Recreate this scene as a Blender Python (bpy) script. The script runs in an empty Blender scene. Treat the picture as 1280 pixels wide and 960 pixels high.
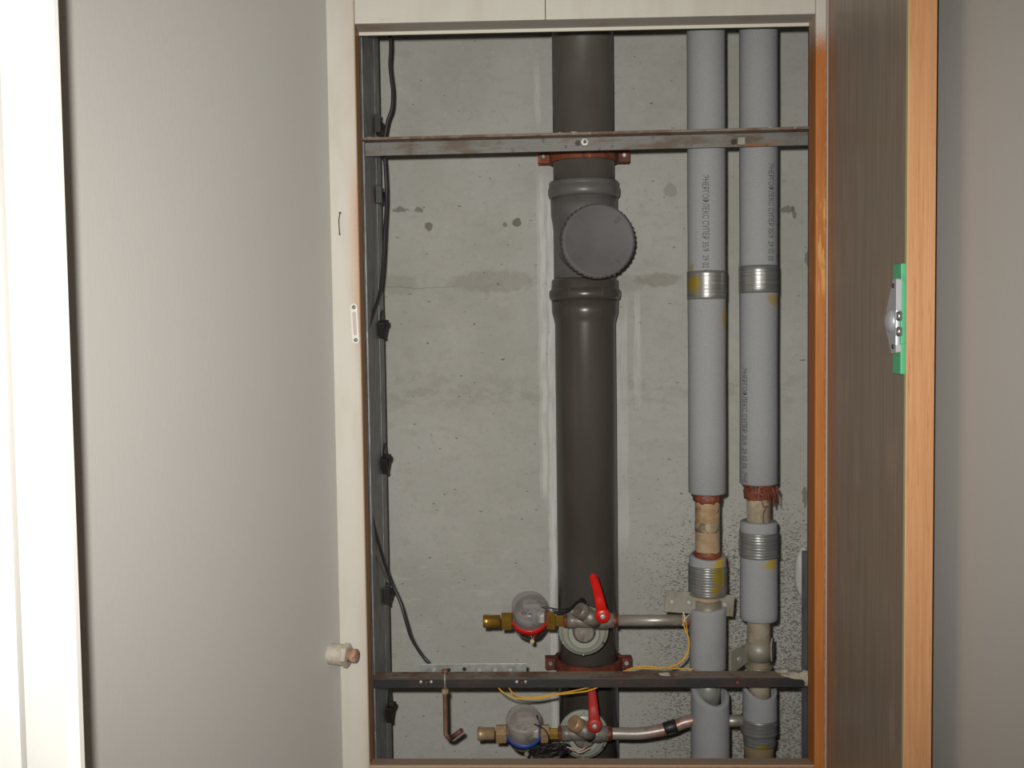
import bpy, bmesh, math, random
from mathutils import Vector, Matrix, Quaternion
import mathutils.noise as mnoise
random.seed(4)
PI = math.pi
S = bpy.context.scene
COL = S.collection

# ------------------------------------------------------------------ camera
F_PX = 1250.0
CAM_Z = 1.30
ROT = (Matrix.Rotation(math.radians(1.6), 4, 'Z') @ Matrix.Rotation(math.radians(90 - 2.9), 4, 'X')
       @ Matrix.Rotation(math.radians(-0.75), 4, 'Z'))
cam_d = bpy.data.cameras.new('camera')
cam_d.sensor_width = 36.0
cam_d.lens = 36.0 * F_PX / 1280.0
cam_d.clip_start = 0.01
cam = bpy.data.objects.new('camera', cam_d)
cam.matrix_world = Matrix.Translation((0, 0, CAM_Z)) @ ROT
COL.objects.link(cam)
S.camera = cam

# ------------------------------------------------------------------ world, flash, exposure
w = bpy.data.worlds.new('world'); S.world = w
w.use_nodes = True
w.node_tree.nodes['Background'].inputs[0].default_value = (1.0, 0.93, 0.84, 1)
w.node_tree.nodes['Background'].inputs[1].default_value = 0.10
fl = bpy.data.lights.new('camera_flash', 'SPOT')
fl.energy = 78.0
fl.spot_size = math.radians(96)
fl.spot_blend = 1.0
fl.color = (1.0, 0.985, 0.955)
fl.shadow_soft_size = 0.012
flo = bpy.data.objects.new('camera_flash', fl)
flo.location = (ROT @ Vector((-0.032, 0.044, 0.0))) + Vector((0, 0, CAM_Z))
flo.rotation_euler = (Matrix.Rotation(math.radians(3), 4, 'Z') @ ROT).to_euler()
COL.objects.link(flo)
S.view_settings.view_transform = 'Standard'
S.view_settings.look = 'None'
S.view_settings.exposure = 0.0
S.view_settings.gamma = 1.0
S.view_settings.use_curve_mapping = False

# ------------------------------------------------------------------ helpers
def at(px, py, Y):
    """the point of the depth plane y = Y seen at a photograph pixel"""
    d = ROT.to_3x3() @ Vector(((px - 640) / F_PX, (480 - py) / F_PX, -1.0))
    t = Y / d.y
    return Vector((d.x * t, Y, CAM_Z + d.z * t))
def X(px, Y, py=480): return at(px, py, Y).x
def Z(py, Y, px=730): return at(px, py, Y).z

def lin(c):
    return tuple(((v / 255) / 12.92 if v / 255 <= 0.04045 else ((v / 255 + 0.055) / 1.055) ** 2.4) for v in c) + (1,)

class NT:
    def __init__(s, m):
        s.t = m.node_tree; s.n = s.t.nodes; s.l = s.t.links
    def new(s, typ, **k):
        n = s.n.new(typ)
        for a, v in k.items(): setattr(n, a, v)
        return n
    def put(s, sock, v):
        if hasattr(v, 'is_output') or isinstance(v, bpy.types.NodeSocket): s.l.new(v, sock)
        elif v is not None: sock.default_value = v
    def math(s, op, a, b=None, c=None, clamp=False):
        n = s.new('ShaderNodeMath', operation=op, use_clamp=clamp)
        s.put(n.inputs[0], a)
        if b is not None: s.put(n.inputs[1], b)
        if c is not None: s.put(n.inputs[2], c)
        return n.outputs[0]
    def vmul(s, v, k):
        n = s.new('ShaderNodeVectorMath', operation='MULTIPLY')
        s.put(n.inputs[0], v); n.inputs[1].default_value = k
        return n.outputs[0]
    def noise(s, v, scale, detail=4, rough=0.55, dist=0):
        n = s.new('ShaderNodeTexNoise')
        s.put(n.inputs['Vector'], v); n.inputs['Scale'].default_value = scale
        n.inputs['Detail'].default_value = detail; n.inputs['Roughness'].default_value = rough
        n.inputs['Distortion'].default_value = dist
        return n.outputs['Fac']
    def step(s, v, lo, hi, a=0.0, b=1.0):
        n = s.new('ShaderNodeMapRange', interpolation_type='SMOOTHSTEP')
        s.put(n.inputs[0], v); n.inputs[1].default_value = lo; n.inputs[2].default_value = hi
        n.inputs[3].default_value = a; n.inputs[4].default_value = b
        return n.outputs[0]
    def mix(s, f, a, b):
        n = s.new('ShaderNodeMix', data_type='RGBA')
        s.put(n.inputs[0], f); s.put(n.inputs[6], a); s.put(n.inputs[7], b)
        return n.outputs[2]
    def xyz(s, v):
        n = s.new('ShaderNodeSeparateXYZ'); s.put(n.inputs[0], v)
        return n.outputs
    def bump(s, h, strength, dist=0.001):
        n = s.new('ShaderNodeBump'); s.put(n.inputs['Height'], h)
        n.inputs['Strength'].default_value = strength; n.inputs['Distance'].default_value = dist
        return n.outputs[0]

def new_mat(name):
    m = bpy.data.materials.new(name); m.use_nodes = True
    k = NT(m)
    co = k.new('ShaderNodeTexCoord').outputs['Object']
    return m, k, co, k.n['Principled BSDF']

def pm(name, col, rough=0.6, metal=0.0, var=(), bump=None, spec=None, alpha=None, trans=None, rvar=None):
    """procedural material; var: (colour, scale, lo, hi, stretch xyz or None)"""
    m, k, co, b = new_mat(name)
    c = lin(col)
    for (c2, sc, lo, hi, st) in var:
        v = k.vmul(co, st) if st else co
        f = k.step(k.noise(v, sc, 5, 0.6), lo, hi)
        c = k.mix(f, c, lin(c2))
    k.put(b.inputs['Base Color'], c)
    b.inputs['Metallic'].default_value = metal
    b.inputs['Roughness'].default_value = rough
    if rvar: k.put(b.inputs['Roughness'], k.step(k.noise(co, rvar[0], 4), 0.3, 0.7, rvar[1], rvar[2]))
    if spec is not None: b.inputs['Specular IOR Level'].default_value = spec
    if alpha is not None: b.inputs['Alpha'].default_value = alpha
    if trans is not None: b.inputs['Transmission Weight'].default_value = trans
    if bump:
        v = k.vmul(co, bump[3]) if len(bump) > 3 else co
        k.put(b.inputs['Normal'], k.bump(k.noise(v, bump[0], 4), bump[1], bump[2] if len(bump) > 2 else 0.001))
    return m

class MB:
    """collects shapes, in world space, for ONE mesh"""
    def __init__(s): s.b = bmesh.new(); s.sm = []
    def add(s, vs, fs, smooth=False):
        v = [s.b.verts.new(p) for p in vs]
        for f in fs:
            try:
                fc = s.b.faces.new([v[i] for i in f]); fc.smooth = smooth
            except ValueError: pass
        return v
    def box(s, x0, x1, y0, y1, z0, z1, bev=0.0, M=None):
        b2 = bmesh.new()
        bmesh.ops.create_cube(b2, size=1)
        for v in b2.verts:
            v.co = Vector(((x0 + x1) / 2 + v.co.x * (x1 - x0), (y0 + y1) / 2 + v.co.y * (y1 - y0), (z0 + z1) / 2 + v.co.z * (z1 - z0)))
        if bev: bmesh.ops.bevel(b2, geom=b2.edges[:], offset=bev, segments=2, affect='EDGES', profile=0.5)
        s.merge(b2, M)
        return s
    def merge(s, b2, M=None):
        if M is not None: bmesh.ops.transform(b2, matrix=M, verts=b2.verts)
        me = bpy.data.meshes.new('tmp'); b2.to_mesh(me); b2.free(); s.b.from_mesh(me); bpy.data.meshes.remove(me)
    def lathe(s, prof, origin, axis, n=32, rfun=None, smooth=True, cap=(True, True)):
        """prof: (distance along axis, radius)"""
        axis = Vector(axis).normalized()
        q = axis.to_track_quat('Z', 'Y')
        o = Vector(origin); vs = []; fs = []
        for i, (h, r) in enumerate(prof):
            for j in range(n):
                a = 2 * PI * j / n
                rr = r * (rfun(a, i, h) if rfun else 1)
                vs.append(o + q @ Vector((rr * math.cos(a), rr * math.sin(a), h)))
        m = len(prof)
        for i in range(m - 1):
            for j in range(n):
                k = (j + 1) % n
                fs.append((i * n + j, i * n + k, (i + 1) * n + k, (i + 1) * n + j))
        v = s.add(vs, fs, smooth)
        if cap[0] and prof[0][1] > 0: s.b.faces.new([v[j] for j in range(n)][::-1])
        if cap[1] and prof[-1][1] > 0: s.b.faces.new([v[(m - 1) * n + j] for j in range(n)])
        return s
    def cyl(s, a, b, r, n=24, r2=None, bev=0.0):
        a = Vector(a); b = Vector(b); L = (b - a).length
        r2 = r if r2 is None else r2
        p = [(0, r), (L, r2)] if not bev else [(0, r - bev), (bev, r), (L - bev, r2), (L, r2 - bev)]
        return s.lathe(p, a, b - a, n, smooth=n > 8)
    def tube(s, pts, r, n=10, sub=6, rf=None):
        P = [Vector(p) for p in pts]; Q = []
        if len(P) > 2 and sub > 1:
            E = [P[0] * 2 - P[1]] + P + [P[-1] * 2 - P[-2]]
            for i in range(1, len(E) - 2):
                for j in range(sub):
                    t = j / sub; a, b, c, d = E[i - 1:i + 3]
                    Q.append(0.5 * ((2 * b) + (c - a) * t + (2 * a - 5 * b + 4 * c - d) * t * t + (3 * b - a - 3 * c + d) * t ** 3))
            Q.append(P[-1])
        else: Q = P
        vs = []; fs = []; up = None
        for i, p in enumerate(Q):
            t = (Q[min(i + 1, len(Q) - 1)] - Q[max(i - 1, 0)]).normalized()
            if up is None: up = t.orthogonal().normalized()
            up = (up - t * up.dot(t)).normalized(); sd = t.cross(up)
            rr = r * (rf(i / (len(Q) - 1)) if rf else 1)
            for j in range(n):
                a = 2 * PI * j / n
                vs.append(p + (up * math.cos(a) + sd * math.sin(a)) * rr)
        for i in range(len(Q) - 1):
            for j in range(n):
                k = (j + 1) % n
                fs.append((i * n + j, i * n + k, (i + 1) * n + k, (i + 1) * n + j))
        v = s.add(vs, fs, True)
        s.b.faces.new([v[j] for j in range(n)][::-1]); s.b.faces.new([v[-n + j] for j in range(n)])
        return s
    def prism(s, poly, d, M=None, bev=0.0):
        """poly: list of 3D points (a face), pushed along vector d"""
        b2 = bmesh.new(); d = Vector(d)
        a = [b2.verts.new(Vector(p)) for p in poly]; b = [b2.verts.new(Vector(p) + d) for p in poly]
        b2.faces.new(a[::-1]); b2.faces.new(b)
        for i in range(len(a)):
            j = (i + 1) % len(a); b2.faces.new((a[i], a[j], b[j], b[i]))
        if bev: bmesh.ops.bevel(b2, geom=b2.edges[:], offset=bev, segments=2, affect='EDGES', profile=0.5)
        s.merge(b2, M); return s
    def ball(s, c, r, sx=1, sy=1, sz=1, n=2, jitter=0.0):
        b2 = bmesh.new(); bmesh.ops.create_icosphere(b2, subdivisions=n, radius=r)
        for v in b2.verts:
            k = 1 + jitter * mnoise.noise(v.co * (1.6 / r))
            v.co = Vector((v.co.x * sx * k, v.co.y * sy * k, v.co.z * sz * k)) + Vector(c)
        for f in b2.faces: f.smooth = True
        s.merge(b2); return s
    def build(s, name, mat, parent=None, origin=None):
        bmesh.ops.recalc_face_normals(s.b, faces=s.b.faces)
        o_ = Vector((0, 0, 0))
        if origin is not None: o_ = Vector(origin)
        elif parent is None:
            xs = [v.co.copy() for v in s.b.verts]
            o_ = Vector(((min(p.x for p in xs) + max(p.x for p in xs)) / 2, (min(p.y for p in xs) + max(p.y for p in xs)) / 2, min(p.z for p in xs)))
        base = o_ if parent is None else world_of(parent)
        bmesh.ops.translate(s.b, verts=s.b.verts, vec=-base)
        me = bpy.data.meshes.new(name); s.b.to_mesh(me); s.b.free()
        me.materials.append(mat)
        o = bpy.data.objects.new(name, me); COL.objects.link(o)
        if parent is None: o.location = base
        else: o.parent = parent
        return o

def world_of(o):
    v = Vector((0, 0, 0))
    while o is not None: v += o.location; o = o.parent
    return v
def tag(o, label=None, cat=None, group=None, kind=None):
    if label: o['label'] = label
    if cat: o['category'] = cat
    if group: o['group'] = group
    if kind: o['kind'] = kind
    return o
def thing(name, loc, label, cat, group=None, kind=None):
    o = bpy.data.objects.new(name, None); COL.objects.link(o)
    o.empty_display_size = 0.03
    o.location = loc
    return tag(o, label, cat, group, kind)
def struct(name, mb, mat):
    return tag(mb.build(name, mat, origin=(0, 0, 0)), kind='structure')

# depth planes
YF, YB, YR, YP, YS, YW = 1.50, 1.54, 1.61, 1.66, 1.83, 1.92

# ------------------------------------------------------------------ materials
def concrete():
    m, k, co, b = new_mat('raw_concrete')
    x, y, z = k.xyz(co)
    c = lin((186, 184, 176))
    c = k.mix(k.step(k.noise(co, 3.2, 6, 0.62), 0.35, 0.7), c, lin((174, 172, 163)))
    c = k.mix(k.step(k.noise(k.vmul(co, (1, 1, 2.5)), 22, 5, 0.65), 0.5, 0.75, 0, 0.5), c, lin((164, 161, 150)))
    c = k.mix(k.step(k.noise(co, 9, 5, 0.6), 0.55, 0.75, 0, 0.35), c, lin((196, 194, 186)))
    c = k.mix(k.step(k.noise(co, 75, 5, 0.7), 0.5, 0.72, 0, 0.4), c, lin((158, 155, 144)))
    c = k.mix(k.step(k.noise(co, 38, 5, 0.7), 0.56, 0.75, 0, 0.35), c, lin((204, 202, 194)))
    band = k.math('MULTIPLY', k.step(k.math('ABSOLUTE', k.math('SUBTRACT', k.math('ADD', z, k.math('MULTIPLY', k.noise(co, 8, 4), .08)), Z(488, YW) + .04)), .01, .045, 1, 0), k.step(k.noise(k.vmul(co, (1, 1, 2)), 34, 5, .7), .42, .62))
    c = k.mix(k.math('MULTIPLY', band, .32), c, lin((140, 136, 124)))
    # worn, coarser towards the floor slab and to the right of the soil pipe
    low = k.step(z, 0.78, 1.12, 1, 0)
    right = k.step(x, 0.10, 0.34, 0, 1)
    coarse = k.math('MULTIPLY', low, k.math('ADD', k.math('MULTIPLY', right, 0.75), 0.25), clamp=True)
    coarse2 = k.math('ADD', coarse, k.math('MULTIPLY', right, 0.10), clamp=True)
    def rot(v, a, sc):
        n = k.new('ShaderNodeMapping'); k.put(n.inputs[0], v)
        n.inputs['Rotation'].default_value = (0, a, 0); n.inputs['Scale'].default_value = sc
        return n.outputs[0]
    pv = rot(co, math.radians(-30), (1.0, 1, 1.9))
    speck = k.noise(pv, 190, 3, 0.6)
    thr = k.math('SUBTRACT', 0.73, k.math('MULTIPLY', coarse2, 0.22))
    sp = k.math('MULTIPLY', k.math('SUBTRACT', speck, thr), 14, clamp=True)
    c = k.mix(k.math('MULTIPLY', sp, 0.75), c, lin((98, 94, 82)))
    pit = k.step(k.noise(rot(co, math.radians(-22), (.8, 1, 1.9)), 75, 2, 0.5), 0.69, 0.74)
    c = k.mix(k.math('MULTIPLY', pit, 0.7), c, lin((92, 88, 76)))
    wob = k.math('MULTIPLY', k.math('SUBTRACT', k.noise(co, 14, 4), 0.5), 0.012)
    def vstreak(c, xc, wd, z0, z1, amt, col):
        f = k.math('SUBTRACT', 1.0, k.math('DIVIDE', k.math('ABSOLUTE', k.math('SUBTRACT', k.math('ADD', x, wob), xc)), wd), clamp=True)
        f = k.step(f, 0.0, 0.22)
        f = k.math('MULTIPLY', f, k.step(z, z0, z0 + 0.06)); f = k.math('MULTIPLY', f, k.step(z, z1 - 0.08, z1, 1, 0))
        f = k.math('MULTIPLY', f, k.step(k.noise(k.vmul(co, (6, 1, 0.8)), 20, 4), 0.3, 0.6, 0.35, 1))
        return k.mix(k.math('MULTIPLY', f, amt), c, lin(col))
    a = X(682, YW); wcol = (212, 210, 204)
    c = vstreak(c, X(676, YW), 0.006, Z(170, YW), Z(60, YW), 0.55, wcol)
    c = vstreak(c, X(681, YW), 0.013, Z(640, YW), Z(200, YW), 0.45, wcol)
    c = vstreak(c, X(680, YW), 0.005, Z(640, YW), Z(200, YW), 0.6, (222, 220, 214))
    c = vstreak(c, X(691, YW), 0.008, Z(740, YW), Z(215, YW), 0.7, (220, 218, 212))
    c = vstreak(c, X(688, YW), 0.006, Z(950, YW), Z(600, YW), 0.75, (220, 218, 212))
    c = vstreak(c, X(777, YW), 0.013, Z(700, YW), Z(360, YW), 0.45, wcol)
    c = vstreak(c, X(796, YW), 0.006, Z(520, YW), Z(350, YW), 0.55, wcol)
    c = vstreak(c, X(800, YW), 0.0035, Z(520, YW), Z(400, YW), 0.6, wcol)
    def blob(c, px, py, r, amt, col, sx=1.0, sz=1.0, rag=0.5):
        p = at(px, py, YW)
        n = k.math('MULTIPLY', k.math('SUBTRACT', k.noise(co, 90, 3), 0.5), rag * r * 2)
        dx = k.math('DIVIDE', k.math('SUBTRACT', x, p.x), sx); dz = k.math('DIVIDE', k.math('SUBTRACT', z, p.z), sz)
        d = k.math('SQRT', k.math('ADD', k.math('MULTIPLY', dx, dx), k.math('MULTIPLY', dz, dz)))
        f = k.step(k.math('ADD', d, n), r * 0.75, r * 1.1, amt, 0)
        return k.mix(f, c, lin(col))
    for (px, py, r, am, sx, sz) in ((536, 283, .0085, .8, 1, 1), (631, 281, .005, .7, 1, 1), (646, 278, .0085, .85, 1, 1),
            (838, 238, .014, .35, 1, 1), (750, 355, .02, .2, 5, 1), (617, 352, .022, .25, 4, 1), (824, 350, .018, .35, 2.6, .8),
            (497, 356, .02, .2, 2, 1)):
        c = blob(c, px, py, r, am, (112, 106, 90), sx, sz)
    for (px, py, r, sx, sz) in ((500, 262, .007, 1.6, 1), (524, 262, .007, 1.3, .8), (985, 262, .010, 1.2, .7), (992, 266, .008, .6, 1.2),
            (1010, 322, .010, .6, 1.4), (1006, 620, .010, .5, 1.6)):
        c = blob(c, px, py, r, .65, (100, 97, 88), sx, sz, 1.4)
    # rubbed pale trowel arcs low on the left
    tr = k.step(k.noise(rot(co, math.radians(35), (1.2, 1, 9)), 9, 4, 0.5, 1.2), 0.56, 0.7)
    msk = k.math('MULTIPLY', k.step(x, -0.05, 0.02, 1, 0), k.math('MULTIPLY', k.step(z, Z(830, YW), Z(780, YW)), k.step(z, Z(690, YW), Z(630, YW), 1, 0)))
    c = k.mix(k.math('MULTIPLY', k.math('MULTIPLY', tr, msk), 0.55), c, lin((192, 189, 178)))
    # hairline
    hz = k.math('ABSOLUTE', k.math('SUBTRACT', k.math('ADD', z, k.math('MULTIPLY', k.noise(co, 9, 5), 0.03)), Z(358, YW) + 0.015))
    hm = k.math('MULTIPLY', k.step(hz, 0.0006, 0.0014, 0.4, 0), k.step(x, X(560, YW), X(580, YW), 1, 0))
    c = k.mix(hm, c, lin((120, 116, 104)))
    k.put(b.inputs['Base Color'], c)
    b.inputs['Roughness'].default_value = 0.9
    b.inputs['Specular IOR Level'].default_value = 0.25
    h = k.math('SUBTRACT', k.math('MULTIPLY', k.noise(co, 60, 5), 0.5), k.math('ADD', k.math('MULTIPLY', sp, 0.8), pit))
    k.put(b.inputs['Normal'], k.bump(h, 0.5, 0.0015))
    return m
M_conc = concrete()

def wallpaper():
    m, k, co, b = new_mat('grey_wallpaper')
    c = lin((194, 190, 183))
    c = k.mix(k.step(k.noise(co, 2.5, 4), 0.35, 0.7, 0, 0.5), c, lin((191, 187, 180)))
    spot = k.step(k.noise(co, 34, 2), 0.79, 0.83)
    c = k.mix(k.math('MULTIPLY', spot, 0.35), c, lin((176, 166, 148)))
    k.put(b.inputs['Base Color'], c)
    b.inputs['Roughness'].default_value = 0.62
    b.inputs['Specular IOR Level'].default_value = 0.3
    f = k.math('ADD', k.noise(k.vmul(co, (1, 1, .22)), 330, 3), k.math('MULTIPLY', k.noise(k.vmul(co, (1, 1, .6)), 110, 3), 0.9))
    k.put(b.inputs['Normal'], k.bump(f, 0.15, 0.0010))
    return m
M_paper = wallpaper()

def frame_paint(name, mode):
    """cream brush paint over orange wood; the paint has gone thin along the opening edge"""
    m, k, co, b = new_mat(name)
    x, y, z = k.xyz(co)
    cream = k.mix(k.step(k.noise(k.vmul(co, (1, 1, .25)), 26, 4), 0.4, 0.7), lin((204, 199, 186)), lin((196, 190, 176)))
    wood = k.mix(k.step(k.noise(k.vmul(co, (3, 3, .12)), 60, 4, .6), 0.35, 0.7), lin((186, 116, 54)), lin((168, 98, 40)))
    speck = k.noise(co, 520, 2, 0.6)
    if mode == 'post_left':
        xe = X(453, YF)
        edge = k.step(x, xe - 0.020, xe + 0.001)
        zz = k.math('ADD', k.math('MULTIPLY', k.step(z, Z(480, YF), Z(380, YF)), k.step(z, Z(260, YF), Z(180, YF), 1, 0)), 0.32)
        f = k.math('MULTIPLY', edge, zz)
        f = k.math('MULTIPLY', f, k.step(speck, 0.25, 0.75, 0.5, 1.2), clamp=True)
        rub = k.math('MULTIPLY', k.step(k.noise(k.vmul(co, (5, 1, .35)), 30, 4), 0.7, 0.78), 0.5)
        c = k.mix(k.math('MULTIPLY', k.math('ADD', f, rub), 0.65, clamp=True), cream, lin((196, 140, 98)))
        back = k.step(y, YF + 0.003, YF + 0.006)
        c = k.mix(back, c, lin((168, 116, 60)))
    elif mode == 'lintel':
        rub = k.step(k.noise(k.vmul(co, (2, 1, 1)), 60, 5, .7), 0.66, 0.74)
        c = k.mix(k.math('MULTIPLY', rub, 0.5), cream, lin((170, 124, 100)))
        sc = k.step(k.noise(k.vmul(co, (1, 1, 4)), 20, 5, .6), 0.62, 0.66, 0, 0.25)
        c = k.mix(sc, c, lin((160, 138, 118)))
    elif mode == 'post_right':
        zt = k.math('ADD', z, k.math('MULTIPLY', speck, 0.05))
        top = k.step(zt, Z(62, YF) + 0.01, Z(40, YF) + 0.035)
        c = k.mix(top, wood, cream)
        ln = k.step(k.math('ADD', x, k.math('MULTIPLY', k.math('SUBTRACT', k.noise(co, 80, 4), .5), .004)), X(1031, YF), X(1032.5, YF))
        c = k.mix(k.math('MULTIPLY', ln, 0.8), c, lin((206, 178, 160)))
        sc = k.math('MULTIPLY', k.step(k.noise(k.vmul(co, (2, 2, .3)), 60, 4), 0.5, 0.56),
                    k.math('MULTIPLY', k.step(z, Z(380, YF), Z(360, YF)), k.step(z, Z(270, YF), Z(230, YF), 1, 0)))
        c = k.mix(k.math('MULTIPLY', sc, 0.6), c, lin((220, 170, 96)))
        back = k.step(y, YF + 0.003, YF + 0.006)
        c = k.mix(k.math('MULTIPLY', back, 0.45), c, lin((140, 86, 34)))
    else:
        dust = k.step(k.noise(co, 22, 5, .65), 0.2, 0.5)
        gn = k.xyz(k.new('ShaderNodeNewGeometry').outputs['Normal'])[2]
        up = k.math('ADD', k.step(gn, .4, .6), k.step(k.math('ADD', x, k.math('MULTIPLY', dust, .2)), -.02, .1, .8, 0), clamp=True)
        c = k.mix(k.math('MULTIPLY', up, k.math('ADD', k.math('MULTIPLY', dust, .35), .6)), wood, lin((166, 146, 124)))
        c = k.mix(k.step(k.noise(co, 60, 4), 0.66, 0.72, 0, .5), c, lin((120, 80, 54)))
    k.put(b.inputs['Base Color'], c)
    b.inputs['Roughness'].default_value = 0.55
    b.inputs['Specular IOR Level'].default_value = 0.35
    h = k.math('ADD', k.noise(k.vmul(co, (1, 1, .15)), 120, 3), k.math('MULTIPLY', speck, .5))
    k.put(b.inputs['Normal'], k.bump(h, 0.3, 0.0008))
    return m

M_white = pm('white_gloss_paint', (225, 223, 215), 0.4, var=[((216, 211, 200), 6, .45, .75, (1, 1, .3))], bump=(60, .15, .001))
M_plasterw = pm('white_room_plaster', (205, 202, 194), 0.9, bump=(90, .2))
M_floor = pm('brown_floor_tile', (120, 104, 90), 0.5, var=[((100, 86, 74), 9, .4, .7, None)])
M_leaf = None
def leaf_mat():
    m, k, co, b = new_mat('brown_hardboard')
    x, y, z = k.xyz(co)
    g = k.noise(k.vmul(co, (1, 6, .10)), 55, 5, .6)
    c = k.mix(k.step(g, .35, .7), lin((140, 123, 106)), lin((127, 111, 95)))
    c = k.mix(k.step(k.noise(k.vmul(co, (1, 3, .8)), 7, 4, .6, 1.0), .5, .75, 0, .45), c, lin((168, 146, 124)))
    red = k.math('MULTIPLY', k.step(y, YF - 0.045, YF - 0.01), .5)
    c = k.mix(red, c, lin((166, 106, 78)))
    sp = k.step(k.noise(co, 260, 2), .80, .83)
    c = k.mix(sp, c, lin((205, 200, 190)))
    k.put(b.inputs['Base Color'], c)
    k.put(b.inputs['Roughness'], k.step(g, .3, .7, .30, .42))
    b.inputs['Specular IOR Level'].default_value = .5
    k.put(b.inputs['Normal'], k.bump(g, .12, .0006))
    return m
M_leaf = leaf_mat()
M_pine = pm('orange_stained_pine', (192, 136, 90), 0.5, var=[((204, 152, 106), 40, .35, .7, (6, 6, .12)), ((176, 112, 66), 90, .55, .75, (6, 6, .2)),
            ((160, 110, 76), 7, .66, .76, None)], bump=(900, .25, .0005))
M_reveal = pm('grey_brown_bare_edge', (160, 152, 142), 0.8, var=[((150, 122, 102), 9, .5, .75, (1, 3, 3))])
M_soil = pm('brown_grey_pvc_old', (92, 88, 81), 0.42, var=[((84, 79, 71), 9, .4, .7, (1, 1, .4)), ((104, 80, 62), 16, .66, .8, None), ((150, 145, 134), 120, .77, .8, (1, 1, .4))], spec=.45, rvar=(30, .36, .55))
M_soil2 = pm('grey_pvc', (104, 101, 98), 0.38, var=[((92, 88, 84), 12, .4, .7, None), ((140, 136, 130), 90, .72, .78, None)], spec=.5)
M_soil3 = pm('dark_brown_pvc', (80, 75, 69), 0.3, var=[((71, 66, 59), 9, .4, .7, (1, 1, .4)), ((150, 145, 134), 110, .79, .82, (1, 1, .4)), ((100, 72, 54), 14, .68, .8, None)], spec=.5)
M_cap = pm('grey_plastic_cap', (98, 95, 95), 0.6, var=[((90, 87, 86), 18, .4, .7, None), ((135, 130, 126), 60, .68, .78, None)], bump=(40, .06), spec=.3)
M_foam = pm('grey_foam_insulation', (150, 150, 150), 0.85, var=[((140, 140, 140), 16, .4, .7, None), ((130, 129, 127), 700, .56, .75, None), ((172, 172, 170), 900, .6, .75, None)], bump=(420, .35, .0008), spec=.25)
M_foamcut = pm('foam_cut_face', (140, 134, 130), 0.9, bump=(300, .4))
def glue_foam(name, spots):
    m, k, co, b = new_mat(name)
    x, y, z = k.xyz(co)
    c = k.mix(k.step(k.noise(co, 750, 2), .45, .7), lin((154, 154, 154)), lin((141, 141, 140)))
    for (p, r, sx, sz, col, am) in spots:
        n = k.math('MULTIPLY', k.math('SUBTRACT', k.noise(co, 50, 4), .5), r * 1.6)
        dx = k.math('DIVIDE', k.math('SUBTRACT', x, p[0]), sx); dz = k.math('DIVIDE', k.math('SUBTRACT', z, p[1]), sz)
        d = k.math('SQRT', k.math('ADD', k.math('MULTIPLY', dx, dx), k.math('MULTIPLY', dz, dz)))
        c = k.mix(k.step(k.math('ADD', d, n), r * .4, r * 1.2, am, 0), c, lin(col))
    k.put(b.inputs['Base Color'], c); b.inputs['Roughness'].default_value = .85
    b.inputs['Specular IOR Level'].default_value = .25
    k.put(b.inputs['Normal'], k.bump(k.noise(co, 420, 3), .35, .0008))
    return m, None
def tape_mat(name, stain=None):
    m, k, co, b = new_mat(name)
    x, y, z = k.xyz(co)
    g = k.noise(k.vmul(co, (1, 1, 30)), 14, 3)
    c = k.mix(k.step(g, .35, .65), lin((150, 150, 146)), lin((128, 127, 122)))
    if stain:
        for (px, pz, r, sz) in stain:
            n = k.math('MULTIPLY', k.math('SUBTRACT', k.noise(co, 70, 4), .5), r * 1.8)
            dz = k.math('DIVIDE', k.math('SUBTRACT', z, pz), sz); dx = k.math('SUBTRACT', x, px)
            d = k.math('SQRT', k.math('ADD', k.math('MULTIPLY', dx, dx), k.math('MULTIPLY', dz, dz)))
            c = k.mix(k.step(k.math('ADD', d, n), r * .5, r * 1.1, .85, 0), c, lin((176, 152, 34)))
    k.put(b.inputs['Base Color'], c)
    b.inputs['Metallic'].default_value = .55
    k.put(b.inputs['Roughness'], k.step(g, .3, .7, .28, .45))
    k.put(b.inputs['Normal'], k.bump(g, .5, .0008))
    return m
M_pipe = pm('bare_steel_pipe', (228, 200, 164), 0.36, .5, var=[((206, 172, 130), 20, .4, .65, (1, 1, 2)), ((236, 226, 206), 28, .55, .7, None), ((158, 86, 54), 22, .56, .72, None), ((96, 88, 76), 45, .68, .76, None)], bump=(60, .2))
M_pipe_g = pm('galvanised_pipe', (164, 158, 148), 0.38, .4, var=[((136, 128, 116), 25, .4, .65, None), ((150, 100, 74), 30, .62, .72, None), ((170, 168, 160), 50, .6, .7, None)], bump=(80, .25))
M_pipe_rust = pm('stained_pipe', (160, 152, 144), 0.38, .35, var=[((158, 100, 74), 14, .42, .58, (1, 1, 1)), ((92, 86, 80), 30, .62, .7, None)], bump=(80, .25))
M_redputty = pm('red_brown_sealant', (124, 64, 42), 0.5, var=[((88, 44, 32), 60, .4, .65, None), ((160, 88, 52), 90, .6, .75, None)], bump=(160, .8, .002))
M_rust = pm('rusty_iron', (128, 66, 38), 0.75, var=[((92, 48, 34), 26, .35, .65, None), ((176, 104, 50), 30, .55, .7, None), ((70, 48, 40), 26, .62, .7, None)], bump=(120, .6, .001))
M_rust2 = pm('dark_red_iron', (122, 58, 38), 0.75, var=[((84, 36, 28), 40, .35, .65, None), ((140, 70, 44), 30, .6, .7, None)], bump=(120, .6, .001))
M_rail = pm('angle_iron_grey', (116, 114, 108), 0.6, .2, var=[((98, 84, 70), 26, .46, .64, (.5, 1, 1.5)), ((136, 88, 50), 20, .60, .74, (.3, 1, 2.4)), ((86, 80, 72), 80, .6, .7, None), ((170, 166, 156), 110, .7, .76, None)], bump=(120, .4))
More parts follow.
